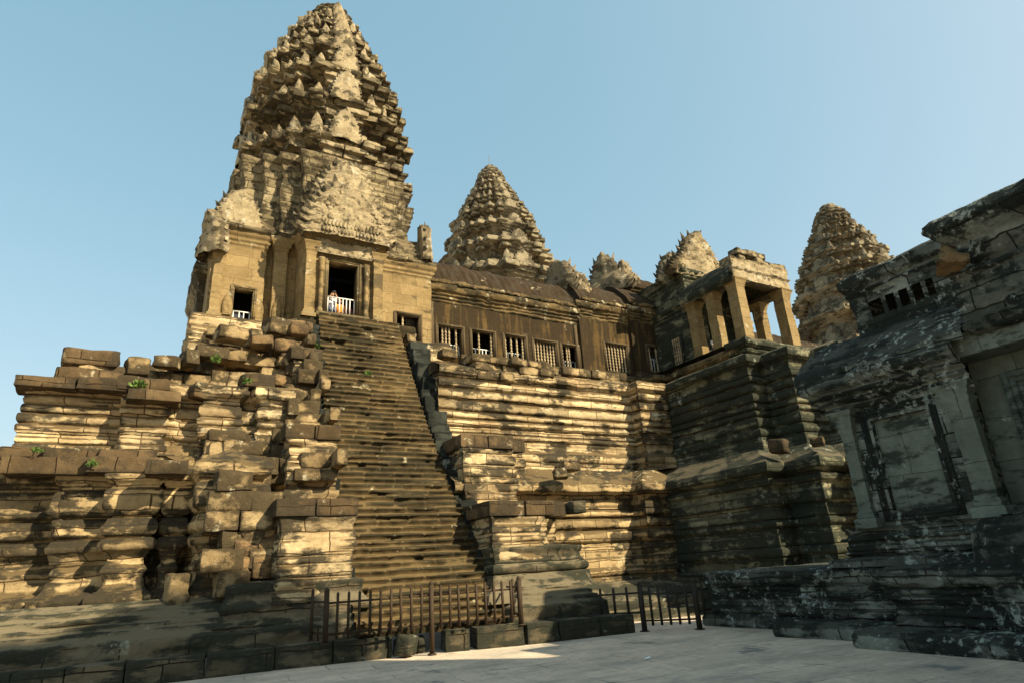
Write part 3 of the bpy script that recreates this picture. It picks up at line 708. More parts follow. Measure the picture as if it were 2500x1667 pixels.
wall(mb, wpath, wp, du=.12, dv=.08, jit=.006, rough=.012, chip=.015, holes=[HW, HD, HR], seed=81, courseh=.5)
body = mb.build('wall', M_tower, tw)
# inner back walls so that the openings read dark, and the ceiling
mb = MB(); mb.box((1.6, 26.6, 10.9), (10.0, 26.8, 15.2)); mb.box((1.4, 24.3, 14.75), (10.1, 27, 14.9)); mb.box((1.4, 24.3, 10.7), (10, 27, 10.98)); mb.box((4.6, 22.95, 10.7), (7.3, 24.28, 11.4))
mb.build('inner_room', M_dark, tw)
# cornice blocks ragged over the walls
mb = MB()
wall(mb, wpath, [(.18, 14.93), (.30, 15.0), (.32, 15.12), (.2, 15.2), (.05, 15.25), (-.3, 15.3)], du=.14, dv=.07, jit=.06, rough=.05, chip=.08, seed=83, cap=True)
mb.build('cornice', M_crown, tw)
# sloping half roofs left and right
for (xa, xb, ya, yb, za, zb, sd) in ((1.25, 3.4, 24.1, 24.9, 15.2, 16.6, 0), (7.7, 10.3, 24.0, 25.6, 15.1, 16.9, 1)):
    mb = MB(); t = np.linspace(0, 1, 16); x = np.linspace(xa, xb, 20)
    X = np.stack([np.broadcast_to(x[:, None], (20, 16)), np.broadcast_to(ya+(yb-ya)*(1-np.cos(t*PI/2))[None], (20, 16)), np.broadcast_to(za+(zb-za)*np.sin(t*PI/2)[None], (20, 16))], -1).copy()
    if sd == 0: X[..., 2] -= np.clip((x[:, None]-1.9)/1.5, 0, 1)*t[None]*1.1
    X[..., 1] += fbm(X, 1.5, 3)*.12; X[..., 2] += fbm(X, 2, 5)*.06
    mb.grid(X)
    mb.box(*(((1.3, 24.7, 15.1), (3.35, 26, 15.9)) if sd == 0 else ((7.8, 25.3, 15.0), (10.2, 27, 16.6)))); mb.build('half_roof', M_crown, tw)
# core of the tower above the aisles
core = [(1.95, 31), (1.95, 26.6), (2.2, 26.6), (2.2, 25.4), (2.95, 25.4), (2.95, 24.9), (3.6, 24.9), (3.6, 24.5), (4.4, 24.5), (4.4, 23.9), (8.0, 23.9), (8.0, 24.6), (8.9, 24.6), (8.9, 25.2), (9.6, 25.2), (9.6, 26.4), (10.1, 26.4), (10.1, 31)]
mb = MB()
wall(mb, core, [(0, 15.0), (0, 15.4), (.06, 15.5), (0, 15.62), (0, 18.3), (.04, 18.4), (.02, 18.5), (.09, 18.62), (.07, 18.72), (.15, 18.85), (.15, 19.05), (.2, 19.12), (.2, 19.4), (.1, 19.5)], du=.12, dv=.09, jit=.05, rough=.05, chip=.12, seed=85, cap=True)
mb.build('upper_wall', M_crown, tw)
lv = [(19.1, 21.6, 4.1), (21.3, 23.9, 4.05), (23.6, 25.9, 3.75), (25.6, 27.6, 3.25), (27.3, 29.0, 2.65), (28.7, 30.2, 2.1), (29.9, 31.2, 1.6), (31.0, 32.0, 1.1)]
crown(tw, CX, CY, lv, 33.4, M_crown, .12, ante_parent=tw, seed=100)
# pilasters
mb = MB()
for (a, b, yy, ztop, sd) in ((1.28, 1.62, 23.86, 14.1, 1), (4.42, 4.78, 22.6, 14.35, 4), (7.12, 7.5, 22.6, 14.35, 5)):
    m2 = MB(); pillar(m2, (a+b)/2, yy+.12, (b-a)/2, .16, 11.15, ztop, sd, .55, .3); m2.build('pilaster', M_tower, tw)
for (cx_, sd) in ((5.03, 8), (6.83, 9)):
    m2 = MB(); lathe(m2, (cx_, 22.62, 11.45), [(.10, 0), (.12, .1), (.08, .14), (.09, .5), (.11, .55), (.09, .6), (.09, 1.1), (.11, 1.15), (.09, 1.2), (.09, 1.75), (.12, 1.8), (.1, 1.9), (.14, 2.2), (.14, 2.3)], 8); m2.build('colonette', M_tower, tw)
# door frame, sill, lintel
mb = MB(); frame(mb, 5.33, 6.5, 11.45, 13.72, 22.75, .2, .5, 3, False); mb.box((4.9, 22.5, 11.18), (6.95, 23.4, 11.44))
df = mb.build('door_frame', M_tower, tw)
mb = MB(); wall(mb, [(4.8, 22.9), (4.8, 22.55), (7.1, 22.55), (7.1, 22.9)], [(.02, 13.95), (.06, 14.0), (.05, 14.45), (.12, 14.5), (.1, 14.56)], du=.05, dv=.04, jit=0, rough=.01, relief=.07, rscale=9, seed=3, cap=True)
mb.build('lintel', M_flame, tw)
for (x0, x1, z0, z1) in ((2.1, 2.78, 11.0, 12.5), (8.62, 9.65, 11.0, 12.42)):
    mb = MB(); frame(mb, x0, x1, z0, z1, 24.0, .14, .4); w_ = mb.build('window', M_frame if x0 > 8 else M_tower, tw)
    if x0 > 8: balusters(w_, x0, x1, z0, z1, 24.12, [1], 5)
# pediments over the porch: stacked, carved
mb = MB(); leaf(mb, (5.95, 22.55, 14.6), 0, 3.5, 2.6, kind='arch', spikes=1, relief=.10, n=61, m=50, thick=.5, seed=3)
for (rw, rh, sz) in ((.62, 1.05, .17), (.88, 1.45, .2), (1.2, 1.85, .22)):
    nb_ = int((rw+rh)*1.6/sz)
    for k in range(nb_+1):
        a_ = PI*k/nb_; rock(mb, (5.95+math.cos(a_)*rw*(1+.08*math.sin(k)), 22.2-.05*sz, 15.2+math.sin(a_)*rh*.8), (sz*.95, .2, sz*.9), 0, .5, .03, k)
for row in range(2):
    for k in range(15):
        leaf(mb, (4.9+k*.15+row*.07, 22.16-.02*row, 14.72+row*.26), 0, .13, .27, n=5, m=6, relief=.02, thick=.12)
pd = mb.build('pediment', M_flame, tw)
mb = MB(); leaf(mb, (6.1, 23.6, 16.6), 0, 2.7, 2.3, kind='arch', spikes=1, relief=.10, n=61, m=50, thick=.6, seed=5); mb.build('pediment', M_flame, tw)
mb = MB(); leaf(mb, (2.0, 24.1, 15.1), .15, 1.7, 1.7, kind='arch', spikes=1, relief=.12, n=15, m=16, thick=.4, seed=6); mb.build('pediment', M_flame, tw)
mb = MB(); leaf(mb, (1.2, 24.0, 13.7), -PI/2+.5, 1.4, 1.9, kind='arch', spikes=1, relief=.12, n=15, m=16, thick=.35, seed=16); mb.build('pediment', M_flame, tw)
mb = MB(); leaf(mb, (10.15, 24.6, 15.2), PI/2-.25, 2.0, 2.2, kind='arch', spikes=1, relief=.1, n=13, m=16, thick=.35, seed=7); mb.build('pediment', M_flame, tw)
# side porch seen as a thin dark silhouette on the left
mb = MB(); wall(mb, [(.95, 31), (.95, 26.4), (1.5, 26.4)], [(0, 11), (0, 13.6), (.1, 13.7), (.22, 13.9), (.3, 14.1), (.1, 14.9), (-.2, 15.6)], du=.2, dv=.12, seed=88); mb.build('side_porch', M_crown, tw)
# small carved figures on the pilaster feet
for (x, y) in ((1.9, 23.97), (3.68, 23.93), (7.8, 23.95), (3.3, 24.4), (4.15, 24.28)):
    mb = MB(); leaf(mb, (x, y, 11.35), 0, .34, .95, kind='leaf', relief=.04, n=9, m=14, thick=.07, seed=int(x*9)); mb.build('relief_figure', M_tower, tw)

# ------------------------------------------------------------------ GALLERY
ga = thing('temple_gallery', 'long rust-brown gallery with baluster windows and a ribbed stone roof', 'gallery')
gsegs = [([(10.25, 24.5), (18.75, 24.5)], 0.0, [(10.78, 11.98, 10.9, 12.38, [1, 2, 3, 5]), (12.5, 13.65, 10.87, 12.38, [2, 6]), (14.27, 15.4, 10.87, 12.38, [0, 2, 4, 6]), (15.93, 17.22, 10.82, 12.33, None), (17.6, 18.6, 10.8, 12.3, [0, 2, 3, 6])]),
         ([(18.75, 24.8), (18.75, 24.35), (22.1, 24.35)], .40, [(20.3, 21.75, 11.2, 12.68, None)]),
         ([(22.1, 24.6), (22.1, 24.2), (24.6, 24.2), (24.6, 21.6)], .62, [(23.1, 24.25, 11.45, 12.85, [0, 1, 4, 5])])]
for gp, dz, ww in gsegs:
    i0 = 0 if len(gp) == 2 else 1; yw = gp[i0][1]
    mb = MB()
    wall(mb, gp, [(.16, 10.3+dz), (.14, 10.42+dz), (.05, 10.48+dz), (.08, 10.55+dz), (0, 10.62+dz), (0, 13.55+dz)], du=.13, dv=.08, jit=.006, rough=.012, chip=.01, holes=[(uof(gp, i0, a), uof(gp, i0, b), z0, z1) for a, b, z0, z1, k in ww], seed=91+int(dz*10))
    mb.build('wall', M_gal, ga)
    mb = MB()
    wall(mb, gp, [(q, z+dz) for q, z in [(0, 13.52), (.05, 13.6), (.03, 13.68), (.12, 13.76), (.1, 13.84), (.2, 13.92), (.18, 14.0), (.3, 14.08), (.34, 14.2), (.34, 14.36), (.24, 14.44), (.05, 14.5)]], du=.1, dv=.045, jit=.04, rough=.04, chip=.07, seed=93)
    mb.build('cornice', M_galcorn, ga)
    for a, b, z0, z1, k in ww:
        mb = MB(); frame(mb, a, b, z0, z1, yw, .13, .35); w_ = mb.build('window', M_frame, ga)
        balusters(w_, a, b, z0, z1, yw+.14, k, 7)
# joints / downpipe-like pilasters at the steps
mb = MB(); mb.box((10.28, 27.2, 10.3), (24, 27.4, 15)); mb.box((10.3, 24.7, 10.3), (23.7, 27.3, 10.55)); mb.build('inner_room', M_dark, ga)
mb = MB()
mb.box((10.3, 24.4, 10.4), (10.52, 24.6, 13.5)); mb.box((18.45, 24.42, 10.4), (18.6, 24.6, 13.5)); mb.build('pilaster', M_frame, ga)
def vault(mb, xa, xb, ya, za, yr, zr, seed=0, rib=.42):
    nx = int((xb-xa)/.06); t = np.linspace(0, 1, 26); x = np.linspace(xa, xb, nx)
    X = np.zeros((nx, 26, 3)); X[..., 0] = x[:, None]
    X[..., 1] = ya+(yr-ya)*(.6*t+.4*(1-np.cos(t*PI/2)))[None]; X[..., 2] = za+(zr-za)*(.45*t+.55*np.sin(t*PI/2))[None]
    ribd = np.abs(np.sin(x*PI/rib))**.5*.10
    nrm = np.stack([np.zeros(26), -np.cos(t*PI/2), np.sin(t*PI/2)], -1)
    X += nrm[None]*(ribd[:, None]*(.6+.8*vn(X, .8, seed+3))+fbm(X, 1.3, seed)*.08+np.clip(fbm(X, 2.5, seed+8)-.2, 0, 1)*.12+np.floor(t*5)[None]*0.0)[..., None]
    mb.grid(X); Y = X.copy(); Y[..., 1] = 2*yr-Y[..., 1]; mb.grid(Y[::-1])
    for e in (0, -1):
        mb.grid(np.stack([X[e], Y[e]], 0))
for (xa, xb, ya, za, yr, zr) in ((10.3, 18.8, 24.2, 14.42, 25.95, 16.3), (18.7, 22.3, 24.05, 14.84, 25.8, 16.6), (22.0, 24.8, 23.9, 15.06, 25.7, 16.8)):
    mb = MB(); vault(mb, xa, xb, ya, za, yr, zr, int(xa)); mb.build('roof', M_roof, ga)
rr_ = random.Random(44)
for (xa, xb, yy, zz) in ((10.3, 18.7, 24.2, 14.5), (18.8, 22.1, 24.05, 14.9), (22.2, 24.5, 23.9, 15.12)):
    x = xa; mb = MB()
    while x < xb:
        rock(mb, (x+.11, yy, zz+rr_.uniform(-.02, .03)), (.26, .16, rr_.uniform(.13, .24)), 0, .4, .03, int(x*10), rr_.uniform(-.1, .1))
        x += .2
    mb.build('eave_tiles', M_galcorn, ga)
# upper gallery storey rising towards the entrance pavilion
mb = MB(); wall(mb, [(23.3, 30), (23.3, 25.2), (27.5, 25.2)], [(0, 15.3), (0, 16.3), (.08, 16.4), (.05, 16.5), (.18, 16.6), (.16, 16.7), (.3, 16.82), (.3, 16.95), (.05, 17.05)], du=.12, dv=.06, rough=.03, jit=.03, seed=95, cap=True); mb.build('upper_storey', M_gal, ga)
mb = MB(); vault(mb, 23.4, 27.5, 25.0, 17.0, 26.4, 18.0, 3); mb.build('roof', M_roof, ga)
# flame-edged gable ends
for (x, y, z, w, h, rz, sd) in ((18.75, 25.7, 15.6, 2.2, 2.2, -PI/2+.35, 1), (19.6, 25.1, 15.5, 1.1, 1.5, -PI/2+.5, 3), (22.5, 26.2, 16.7, 3.0, 2.6, -PI/2+.6, 4), (23.4, 25.5, 17.0, 1.4, 1.7, -PI/2+.6, 5)):
    mb = MB(); leaf(mb, (x, y, z), rz, w, h, kind='gable' if sd in (4, 5) else 'arch', spikes=1, relief=.14, n=17, m=20, thick=.35, seed=sd); mb.build('gable_end', M_crownfar if sd in (1, 4) else M_flame, ga)

# ------------------------------------------------------------------ ENTRANCE PAVILION AND PORCH
pv = thing('entrance_pavilion', 'entrance pavilion with a tall carved gable behind a pillared stone porch', 'pavilion')
mb = MB()
wall(mb, [(23.9, 27), (23.9, 21.55), (28.2, 21.55), (28.2, 27)], [(.1, 10.95), (.05, 11.1), (0, 11.15), (0, 13.9), (.06, 14.0), (.03, 14.1), (.14, 14.2), (.12, 14.3), (.26, 14.42), (.28, 14.55), (.1, 14.65), (0, 14.7), (0, 15.7), (.06, 15.8), (.04, 15.9), (.16, 16.0), (.14, 16.1), (.3, 16.25), (.3, 16.4), (.05, 16.5)],
     du=.12, dv=.07, rough=.03, jit=.02, chip=.03, holes=[(5.45+1.3, 5.45+2.6, 11.15, 13.4)], seed=97, cap=True)
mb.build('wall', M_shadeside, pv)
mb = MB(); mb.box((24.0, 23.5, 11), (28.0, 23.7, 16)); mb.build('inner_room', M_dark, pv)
mb = MB(); leaf(mb, (25.5, 21.75, 16.1), 0, 4.3, 2.9, kind='gable', spikes=1, relief=.22, n=25, m=30, thick=.5, seed=11); mb.build('gable', M_flame, pv)
mb = MB(); leaf(mb, (24.2, 22.6, 16.2), -.6, 1.6, 1.7, kind='arch', spikes=1, relief=.1, n=13, m=14, thick=.35, seed=8); mb.build('gable', M_flame, pv)
# blind window in the side wall
mb = MB(); 
for k, (yy0, yy1) in enumerate(((22.3, 22.9),)):
    mb.box((23.66, yy0-.1, 11.2), (23.75, yy0, 12.8)); mb.box((23.66, yy1, 11.2), (23.75, yy1+.1, 12.8)); mb.box((23.66, yy0-.1, 12.8), (23.75, yy1+.1, 12.92))
bw = mb.build('blind_window', M_shadeside, pv); balusters(bw, 22.3, 22.9, 11.2, 12.8, 23.72, None, 4, 'y')
# porch pillars
for (x, y, z0_, z1_, s) in ((24.05, 21.3, 10.95, 14.3, .27), (24.05, 20.0, 10.95, 14.3, .26), (24.1, 18.55, 10.95, 14.45, .3), (27.55, 18.55, 10.95, 14.45, .3), (27.55, 20.0, 10.95, 14.3, .26), (27.55, 21.3, 10.95, 14.3, .27)):
    mb = MB(); pillar(mb, x, y, s, s, z0_, z1_, int(x+y), .4, .25); mb.build('pillar', M_tower, pv)
mb = MB()
for a in (23.75, 27.25): mb.box((a, 18.25, 14.3), (a+.6, 21.6, 14.62))
wall(mb, [(23.7, 18.9), (23.7, 18.2), (27.95, 18.2), (27.95, 18.9)], [(0, 14.45), (0, 14.9), (.05, 14.95), (.1, 15.0), (.05, 15.05), (0, 15.1), (0, 15.55), (.04, 15.6), (-.02, 15.66)], du=.08, dv=.06, jit=.02, rough=.03, chip=.05, relief=.08, rscale=5, seed=99, cap=True)
mb.box((24.3, 18.26, 14.452), (27.3, 18.8, 14.6))
mb.build('lintel', M_flame, pv)
mb = MB(); blockwall(mb, 24.3, 27.7, 15.6, 16.25, lambda x, z: 18.2, 41, ch=.32, bl=(.45, .8), miss=.05, jy=.05, depth=.6, topf=lambda x: 16.4-.25*abs(x-25.6)**1.2); mb.build('top_blocks', M_crown, pv)
mb = MB()
t = np.linspace(0, 1, 18); yv = np.linspace(18.25, 21.7, 40)
X = np.zeros((40, 18, 3)); X[..., 1] = yv[:, None]; X[..., 0] = 23.45+(25.6-23.45)*(1-np.cos(t*PI/2))[None]; X[..., 2] = 14.45+1.5*np.sin(t*PI/2)[None]
X[..., 0] += fbm(X, 1.2, 3)*.08; X[..., 2] += fbm(X, 1.6, 4)*.06
mb.grid(X[::-1]); Y = X.copy(); Y[..., 0] = 51.4-Y[..., 0]; mb.grid(Y)
Z = X.copy(); Z[..., 2] -= .22; Z[..., 0] += .15; mb.grid(Z); Z2 = Z.copy(); Z2[..., 0] = 51.4-Z2[..., 0]; mb.grid(Z2[::-1])
mb.grid(np.stack([X[:, 0], Z[:, 0]], 0)); mb.build('porch_roof', M_shadeside, pv)

# ------------------------------------------------------------------ far roofs seen under the porch
fg = thing('far_gallery_roof', 'brown gallery roof seen between the porch pillars', 'gallery')
mb = MB(); wall(mb, [(28.5, 24.3), (46, 24.3)], [(0, 10.5), (0, 13.2), (.1, 13.3), (.3, 13.8), (.3, 14.1), (0, 14.2)], du=.3, dv=.2, seed=4); mb.build('wall', M_gal, fg)
mb = MB(); vault(mb, 28.5, 46, 24.1, 14.1, 26, 15.8, 2); mb.build('roof', M_roof, fg)
mb = MB(); leaf(mb, (31, 24.6, 14.6), -.9, 2.0, 2.0, kind='arch', spikes=1, relief=.1, n=13, m=14, thick=.3, seed=2); mb.build('gable_end', M_flame, fg)

# ------------------------------------------------------------------ CENTRAL TOWER and RIGHT CORNER TOWER
ct = thing('central_tower', 'distant conical carved tower rising behind the gallery roof', 'tower')
lvc = [(26.0, 30.0, 6.3), (29.8, 32.9, 5.75), (32.7, 35.3, 5.05), (35.1, 37.5, 4.3), (37.3, 39.2, 3.45), (39.0, 40.6, 2.7), (40.4, 41.8, 2.05), (41.6, 42.8, 1.5)]
crown(ct, 29.8, 52.2, lvc, 44.9, M_crownfar, .22, detail=1.8, seed=200)
mb = MB(); wall(mb, redent(29.8, 52.2, 7.2), [(0, 10), (0, 26)], True, .6, .5, rough=.05, seed=3); mb.build('wall', M_crownfar, ct)
rodm = MB(); lathe(rodm, (0, 0, 0), [(.05, 0), (.035, 1.0), (.03, 1.7), (.002, 1.75)], 6)
rd = rodm.build('lightning_rod', M_rod); rd.location = (29.75, 52.2, 44.8); tag(rd, 'thin lightning rod on the tip of the conical middle tower', 'lightning rod')
rt = thing('corner_tower', 'right-hand carved corner tower half hidden by the dark library roof', 'tower')
lvr = [(15, 18.6, 7.3), (18.4, 21.4, 7.2), (21.2, 23.8, 6.9), (23.6, 25.7, 6.2), (25.5, 27.3, 5.3), (27.1, 28.7, 4.3), (28.5, 29.9, 3.3), (29.7, 31.0, 2.3)]
lvr = [(a, b, h*.68) for a, b, h in lvr]
crown(rt, 54.3, 29.6, lvr, 33.1, M_crownfar, .2, detail=1.7, seed=300)
mb = MB(); wall(mb, redent(54.3, 29.6, 5.4), [(0, 8), (0, 15)], True, .6, .5, rough=.05, seed=3); mb.build('wall', M_crownfar, rt)

# ------------------------------------------------------------------ LIBRARY (dark building, right foreground)
lb = thing('library_building', 'blackened lichen-spotted stone library with a blind window at right foreground', 'building')
mb = MB()
wall(mb, [(18, 13.6), (13.75, 13.6), (13.75, 10.3), (12.65, 10.3), (12.65, 8.0), (11.8, 8.0), (11.8, -3)], [(.05, -.02), (.09, .05), (.1, .2), (.05, .29), (-.1, .33), (-.4, .35)], du=.14, dv=.05, jit=.05, rough=.03, chip=.05, seed=110, blen=1.15)
mb.build('base_course', M_lib, lb)
mb = MB()
wall(mb, [(18, 13.2), (13.75, 13.2), (13.75, 10.1), (13.35, 10.1), (13.35, 7.6), (12.6, 7.6), (12.6, -3)], [(0.02, .3)] + bands(.32, 1.0, 4, .10, 6, kinds='tftt') + [(.1, 1.0), (.24, 1.06), (.28, 1.2), (.24, 1.32), (-.05, 1.36), (-.6, 1.38)], du=.1, dv=.05, jit=.05, rough=.03, chip=.1, erode=.3, seed=112, cap=[(18, -3)])
mb.build('plinth', M_lib, lb)
LP = [(18, 8.5), (13.5, 8.5), (13.5, 5.75), (14.2, 5.75), (14.2, 5.15)]
mb = MB()
wall(mb, [(18, 8.9), (13.5, 8.9), (13.5, 5.5), (13.1, 5.5), (13.1, -3)], [(.35, 1.36), (.33, 1.5), (.2, 1.54)] + bands(1.56, 2.12, 4, .1, 8, kinds='tfts') + [(.05, 2.14), (-.2, 2.16)], du=.1, dv=.045, jit=.03, rough=.025, chip=.05, seed=114, cap=[(18, -3)])
mb.build('base_moulding', M_lib, lb)
lpth = [(18, 8.4), (13.5, 8.4), (13.5, 5.78), (14.08, 5.78)]
mb = MB()
bwh = (uof(lpth, 1, None, 7.66), uof(lpth, 1, None, 6.5), 2.42, 4.3)
wall(mb, lpth, [(0, 2.12), (0, 4.5)], du=.09, dv=.07, jit=.01, rough=.015, chip=.02, holes=[bwh], seed=116)
mb.build('wall', M_lib, lb)
# blind window panel and nested frame
mb = MB()
yg = np.linspace(7.82, 6.33, 30); zg = np.linspace(2.25, 4.3, 40)
X = np.zeros((30, 40, 3)); X[..., 0] = 13.63; X[..., 1] = yg[:, None]; X[..., 2] = zg[None]; X[..., 0] += vn(X, 1.5, 3)*.01
mb.grid(X, X[..., 1:]); bwn = mb.build('blind_window', M_libclean, lb)
mb = MB()
for k in range(3):
    a = .07*k; b = .07*(k+1); x = 13.56-.02*k
    mb.box((x-.05, 7.66+a, 2.42-b), (13.8, 7.66+b, 4.3+b)); mb.box((x-.05, 6.5-b, 2.42-b), (13.8, 6.5-a, 4.3+b))
    mb.box((x-.048, 6.5-a, 4.3+a), (13.8, 7.66+a, 4.3+b)); mb.box((x-.048, 6.5-a, 2.42-b), (13.8, 7.66+a, 2.42-a))
mb.build('frame', M_lib, bwn)
for (yy, sd) in ((8.18, 1), (5.85, 2)):
    mb = MB(); pillar(mb, 13.48, yy, .1, .14 if sd == 1 else .2, 2.12, 4.62, sd, .5, .35, .07); mb.build('pilaster', M_libclean, lb)
# cornice, half vault, clerestory
mb = MB()
wall(mb, [(18, 8.45), (13.5, 8.45), (13.5, 5.5)], [(0, 4.48), (.06, 4.52), (.04, 4.6), (.14, 4.66), (.1, 4.74), (.22, 4.8), (.2, 4.88), (.34, 4.95), (.3, 5.03), (.46, 5.1), (.5, 5.2), (.48, 5.32), (.3, 5.42)], du=.08, dv=.04, jit=.05, rough=.04, chip=.07, relief=.03, rscale=6, seed=118)
mb.build('cornice', M_lib, lb)
mb = MB(); t = np.linspace(0, 1, 24); yv = np.linspace(9.0, 5.3, 46)
X = np.zeros((46, 24, 3)); X[..., 1] = yv[:, None]; X[..., 0] = 13.15+(14.6-13.15)*(t**1.15)[None]; X[..., 2] = 5.35+1.2*(t**.82)[None]
X[..., 0] -= np.abs(np.sin(yv*PI/.4))[:, None]*.03+(np.abs(np.sin(t*PI*4))*.09)[None]; X += (fbm(X, 1.8, 3)*.12)[..., None]
mb.grid(X)
e = X[0]; mb.grid(np.stack([e, e*[0, 1, 1]+[18, 0, 0]], 0)); mb.build('side_roof', M_lib, lb)
cp = [(18, 7.9), (14.45, 7.9), (14.45, 5.1)]
mb = MB()
wall(mb, cp, [(0, 6.2), (0.02, 7.4), (.1, 7.48), (.06, 7.56), (.2, 7.66), (.24, 7.86), (.12, 7.98), (-.2, 8.06), (-1.2, 8.15)], du=.1, dv=.07, jit=.03, rough=.03, chip=.06,
     holes=[(uof(cp, 1, None, 7.5), uof(cp, 1, None, 7.2), 6.8, 7.2), (uof(cp, 1, None, 7.1), uof(cp, 1, None, 6.9), 6.8, 7.2), (uof(cp, 1, None, 6.8), uof(cp, 1, None, 6.6), 6.8, 7.2), (uof(cp, 1, None, 6.5), uof(cp, 1, None, 6.3), 6.8, 7.2), (uof(cp, 1, None, 6.2), uof(cp, 1, None, 6.05), 6.8, 7.2)], seed=120)
mb.build('clerestory', M_lib, lb)
# near body with door, lintel, carved frieze and big roof slab
mb = MB()
dp = [(14.1, 5.78), (14.1, -3)]
wall(mb, dp, [(0, 2.0), (0, 5.4)], du=.12, dv=.09, jit=.01, rough=.012, chip=.01, holes=[(.83, 2.2, 2.25, 4.4)], seed=122); mb.build('doorway_wall', M_libclean, lb)
mb = MB()
for k in range(3):
    a = .1*k; b = .1*(k+1); x = 14.02-.04*k
    mb.box((x, 4.95+a, 2.2), (14.5, 4.95+b, 4.4+b)); mb.box((x, 3.58-b, 2.2), (14.5, 3.58-a, 4.4+b)); mb.box((x+.002, 3.58-a, 4.4+a), (14.5, 4.95+a, 4.4+b))
mb.build('door_frame', M_libclean, lb)
mb = MB(); rock(mb, (13.8, 2.9, 5.3), (.8, 5.9, .46), 0, .12, .02, 3); mb.build('lintel', M_libclean, lb)
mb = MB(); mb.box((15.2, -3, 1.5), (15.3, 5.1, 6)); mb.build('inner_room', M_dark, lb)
mb = MB()
wall(mb, [(15.5, 5.2), (13.25, 5.2), (13.25, -3)], [(-.1, 5.38), (.05, 5.42), (.1, 5.5), (.1, 5.62), (.02, 5.66), (0, 6.5), (.08, 6.55), (.05, 6.62), (.0, 6.66)], du=.06, dv=.05, jit=.05, rough=.04, chip=.08, relief=.13, rscale=5, seed=124)
mb.build('carved_frieze', M_lib, lb)
mb = MB()
wall(mb, [(17, 5.02), (13.3, 5.02), (13.3, -3)], [(0, 6.62), (-.05, 6.66), (-.05, 7.2), (.05, 7.26), (.2, 7.4), (.3, 7.52), (.3, 7.68), (.2, 7.8), (-.1, 7.9), (-1.0, 8.2), (-1.8, 8.3)], du=.1, dv=.07, jit=.05, rough=.06, chip=.1, seed=126)
mb.build('roof_slab', M_lib, lb)
mb = MB(); mb.box((14.9, -3, 5.5), (18.5, 5.2, 8.25)); mb.box((14.95, 5.1, 7.5), (18, 7.8, 8.0)); mb.box((17.6, 5.2, 5.5), (18, 8.1, 6.6)); mb.box((14.8, 5.2, 2), (18, 8.3, 6.1)); mb.build('roof_core', M_lib, lb)
# door steps
mb = MB()
for k in range(4): 
    wall(mb, [(13.5, 5.0-.1*k), (12.2+.32*k, 5.0-.1*k), (12.2+.32*k, -3)], [(0, .32+.45*k), (.06, .38+.45*k), (.08, .6+.45*k), (.04, .76+.45*k), (-.05, .78+.45*k), (-.4, .78+.45*k)], du=.14, dv=.06, jit=.01, rough=.015, seed=130+k)
mb.build('door_steps', M_lib, lb)
mb = MB(); wall(mb, [(13.2, 6.2), (12.75, 6.0), (12.5, 5.6), (12.5, 5.0)], [(.1, .3), (.1, 1.3), (.0, 1.9), (-.25, 2.1)], du=.1, dv=.08, seed=137, rough=.04); mb.build('step_cheek', M_lib, lb)
# rusty-orange fallen chunk on the cornice
mb = MB(); rock(mb, (13.0, 4.95, 6.8), (.42, .5, .36), .5, .12, .12, 5, .35)
o = mb.build('stone_block', M_lateryte); tag(o, 'orange broken stone chunk resting on the dark library cornice', 'stone block')

# ------------------------------------------------------------------ unseen added wall behind the camera, its outline shaped to shade the court
SA, SE = math.radians(31), math.radians(38)
sd_ = Vector((math.sin(SA)*math.cos(SE), -math.cos(SA)*math.cos(SE), math.sin(SE)))
def back(p, Y):
    s = (p[1]-Y)/math.cos(SA); return (p[0]+s*math.sin(SA), p[2]+s*math.tan(SE))
YB = -3.0
tg = [(-5, 17.3, .7), (-2.6, 17.2, .85), (-1.4, 17, 1.05), (.3, 17, 1.7), (1.7, 16.9, 2.15), (2.8, 16.7, 1.95), (3.9, 16.6, 1.3), (4.7, 15.8, .3), (5.2, 15.2, -.6), (6.6, 12.8, -.3), (7.6, 12.2, 0), (10, 11.7, 0), (12, 11.5, 0)]
sil = [back(p, YB) for p in tg]
sil = sorted(sil)
bk = thing('unseen_shade_wall', 'unseen stone wall added behind the camera to shade the court', 'gallery')
mb = MB(); xs = np.array([a for a, b in sil]); zs_ = np.array([b for a, b in sil]); xx = np.linspace(5.5, 21, 320); zt = np.interp(xx, xs, zs_)+fbm(np.stack([xx, xx*0, xx*0], -1), .8, 2)*.06
prof = [(-.5, 0.0), (-.5, .55), (-.4, .85), (0, 1.0), (.4, .85), (.5, .55), (.5, 0)]
X = np.zeros((320, 7, 3)); X[..., 0] = xx[:, None]
for k, (dy, f) in enumerate(prof): X[:, k, 1] = YB-dy*1.0; X[:, k, 2] = zt*f
mb.grid(X); mb.build('wall', M_base, bk)

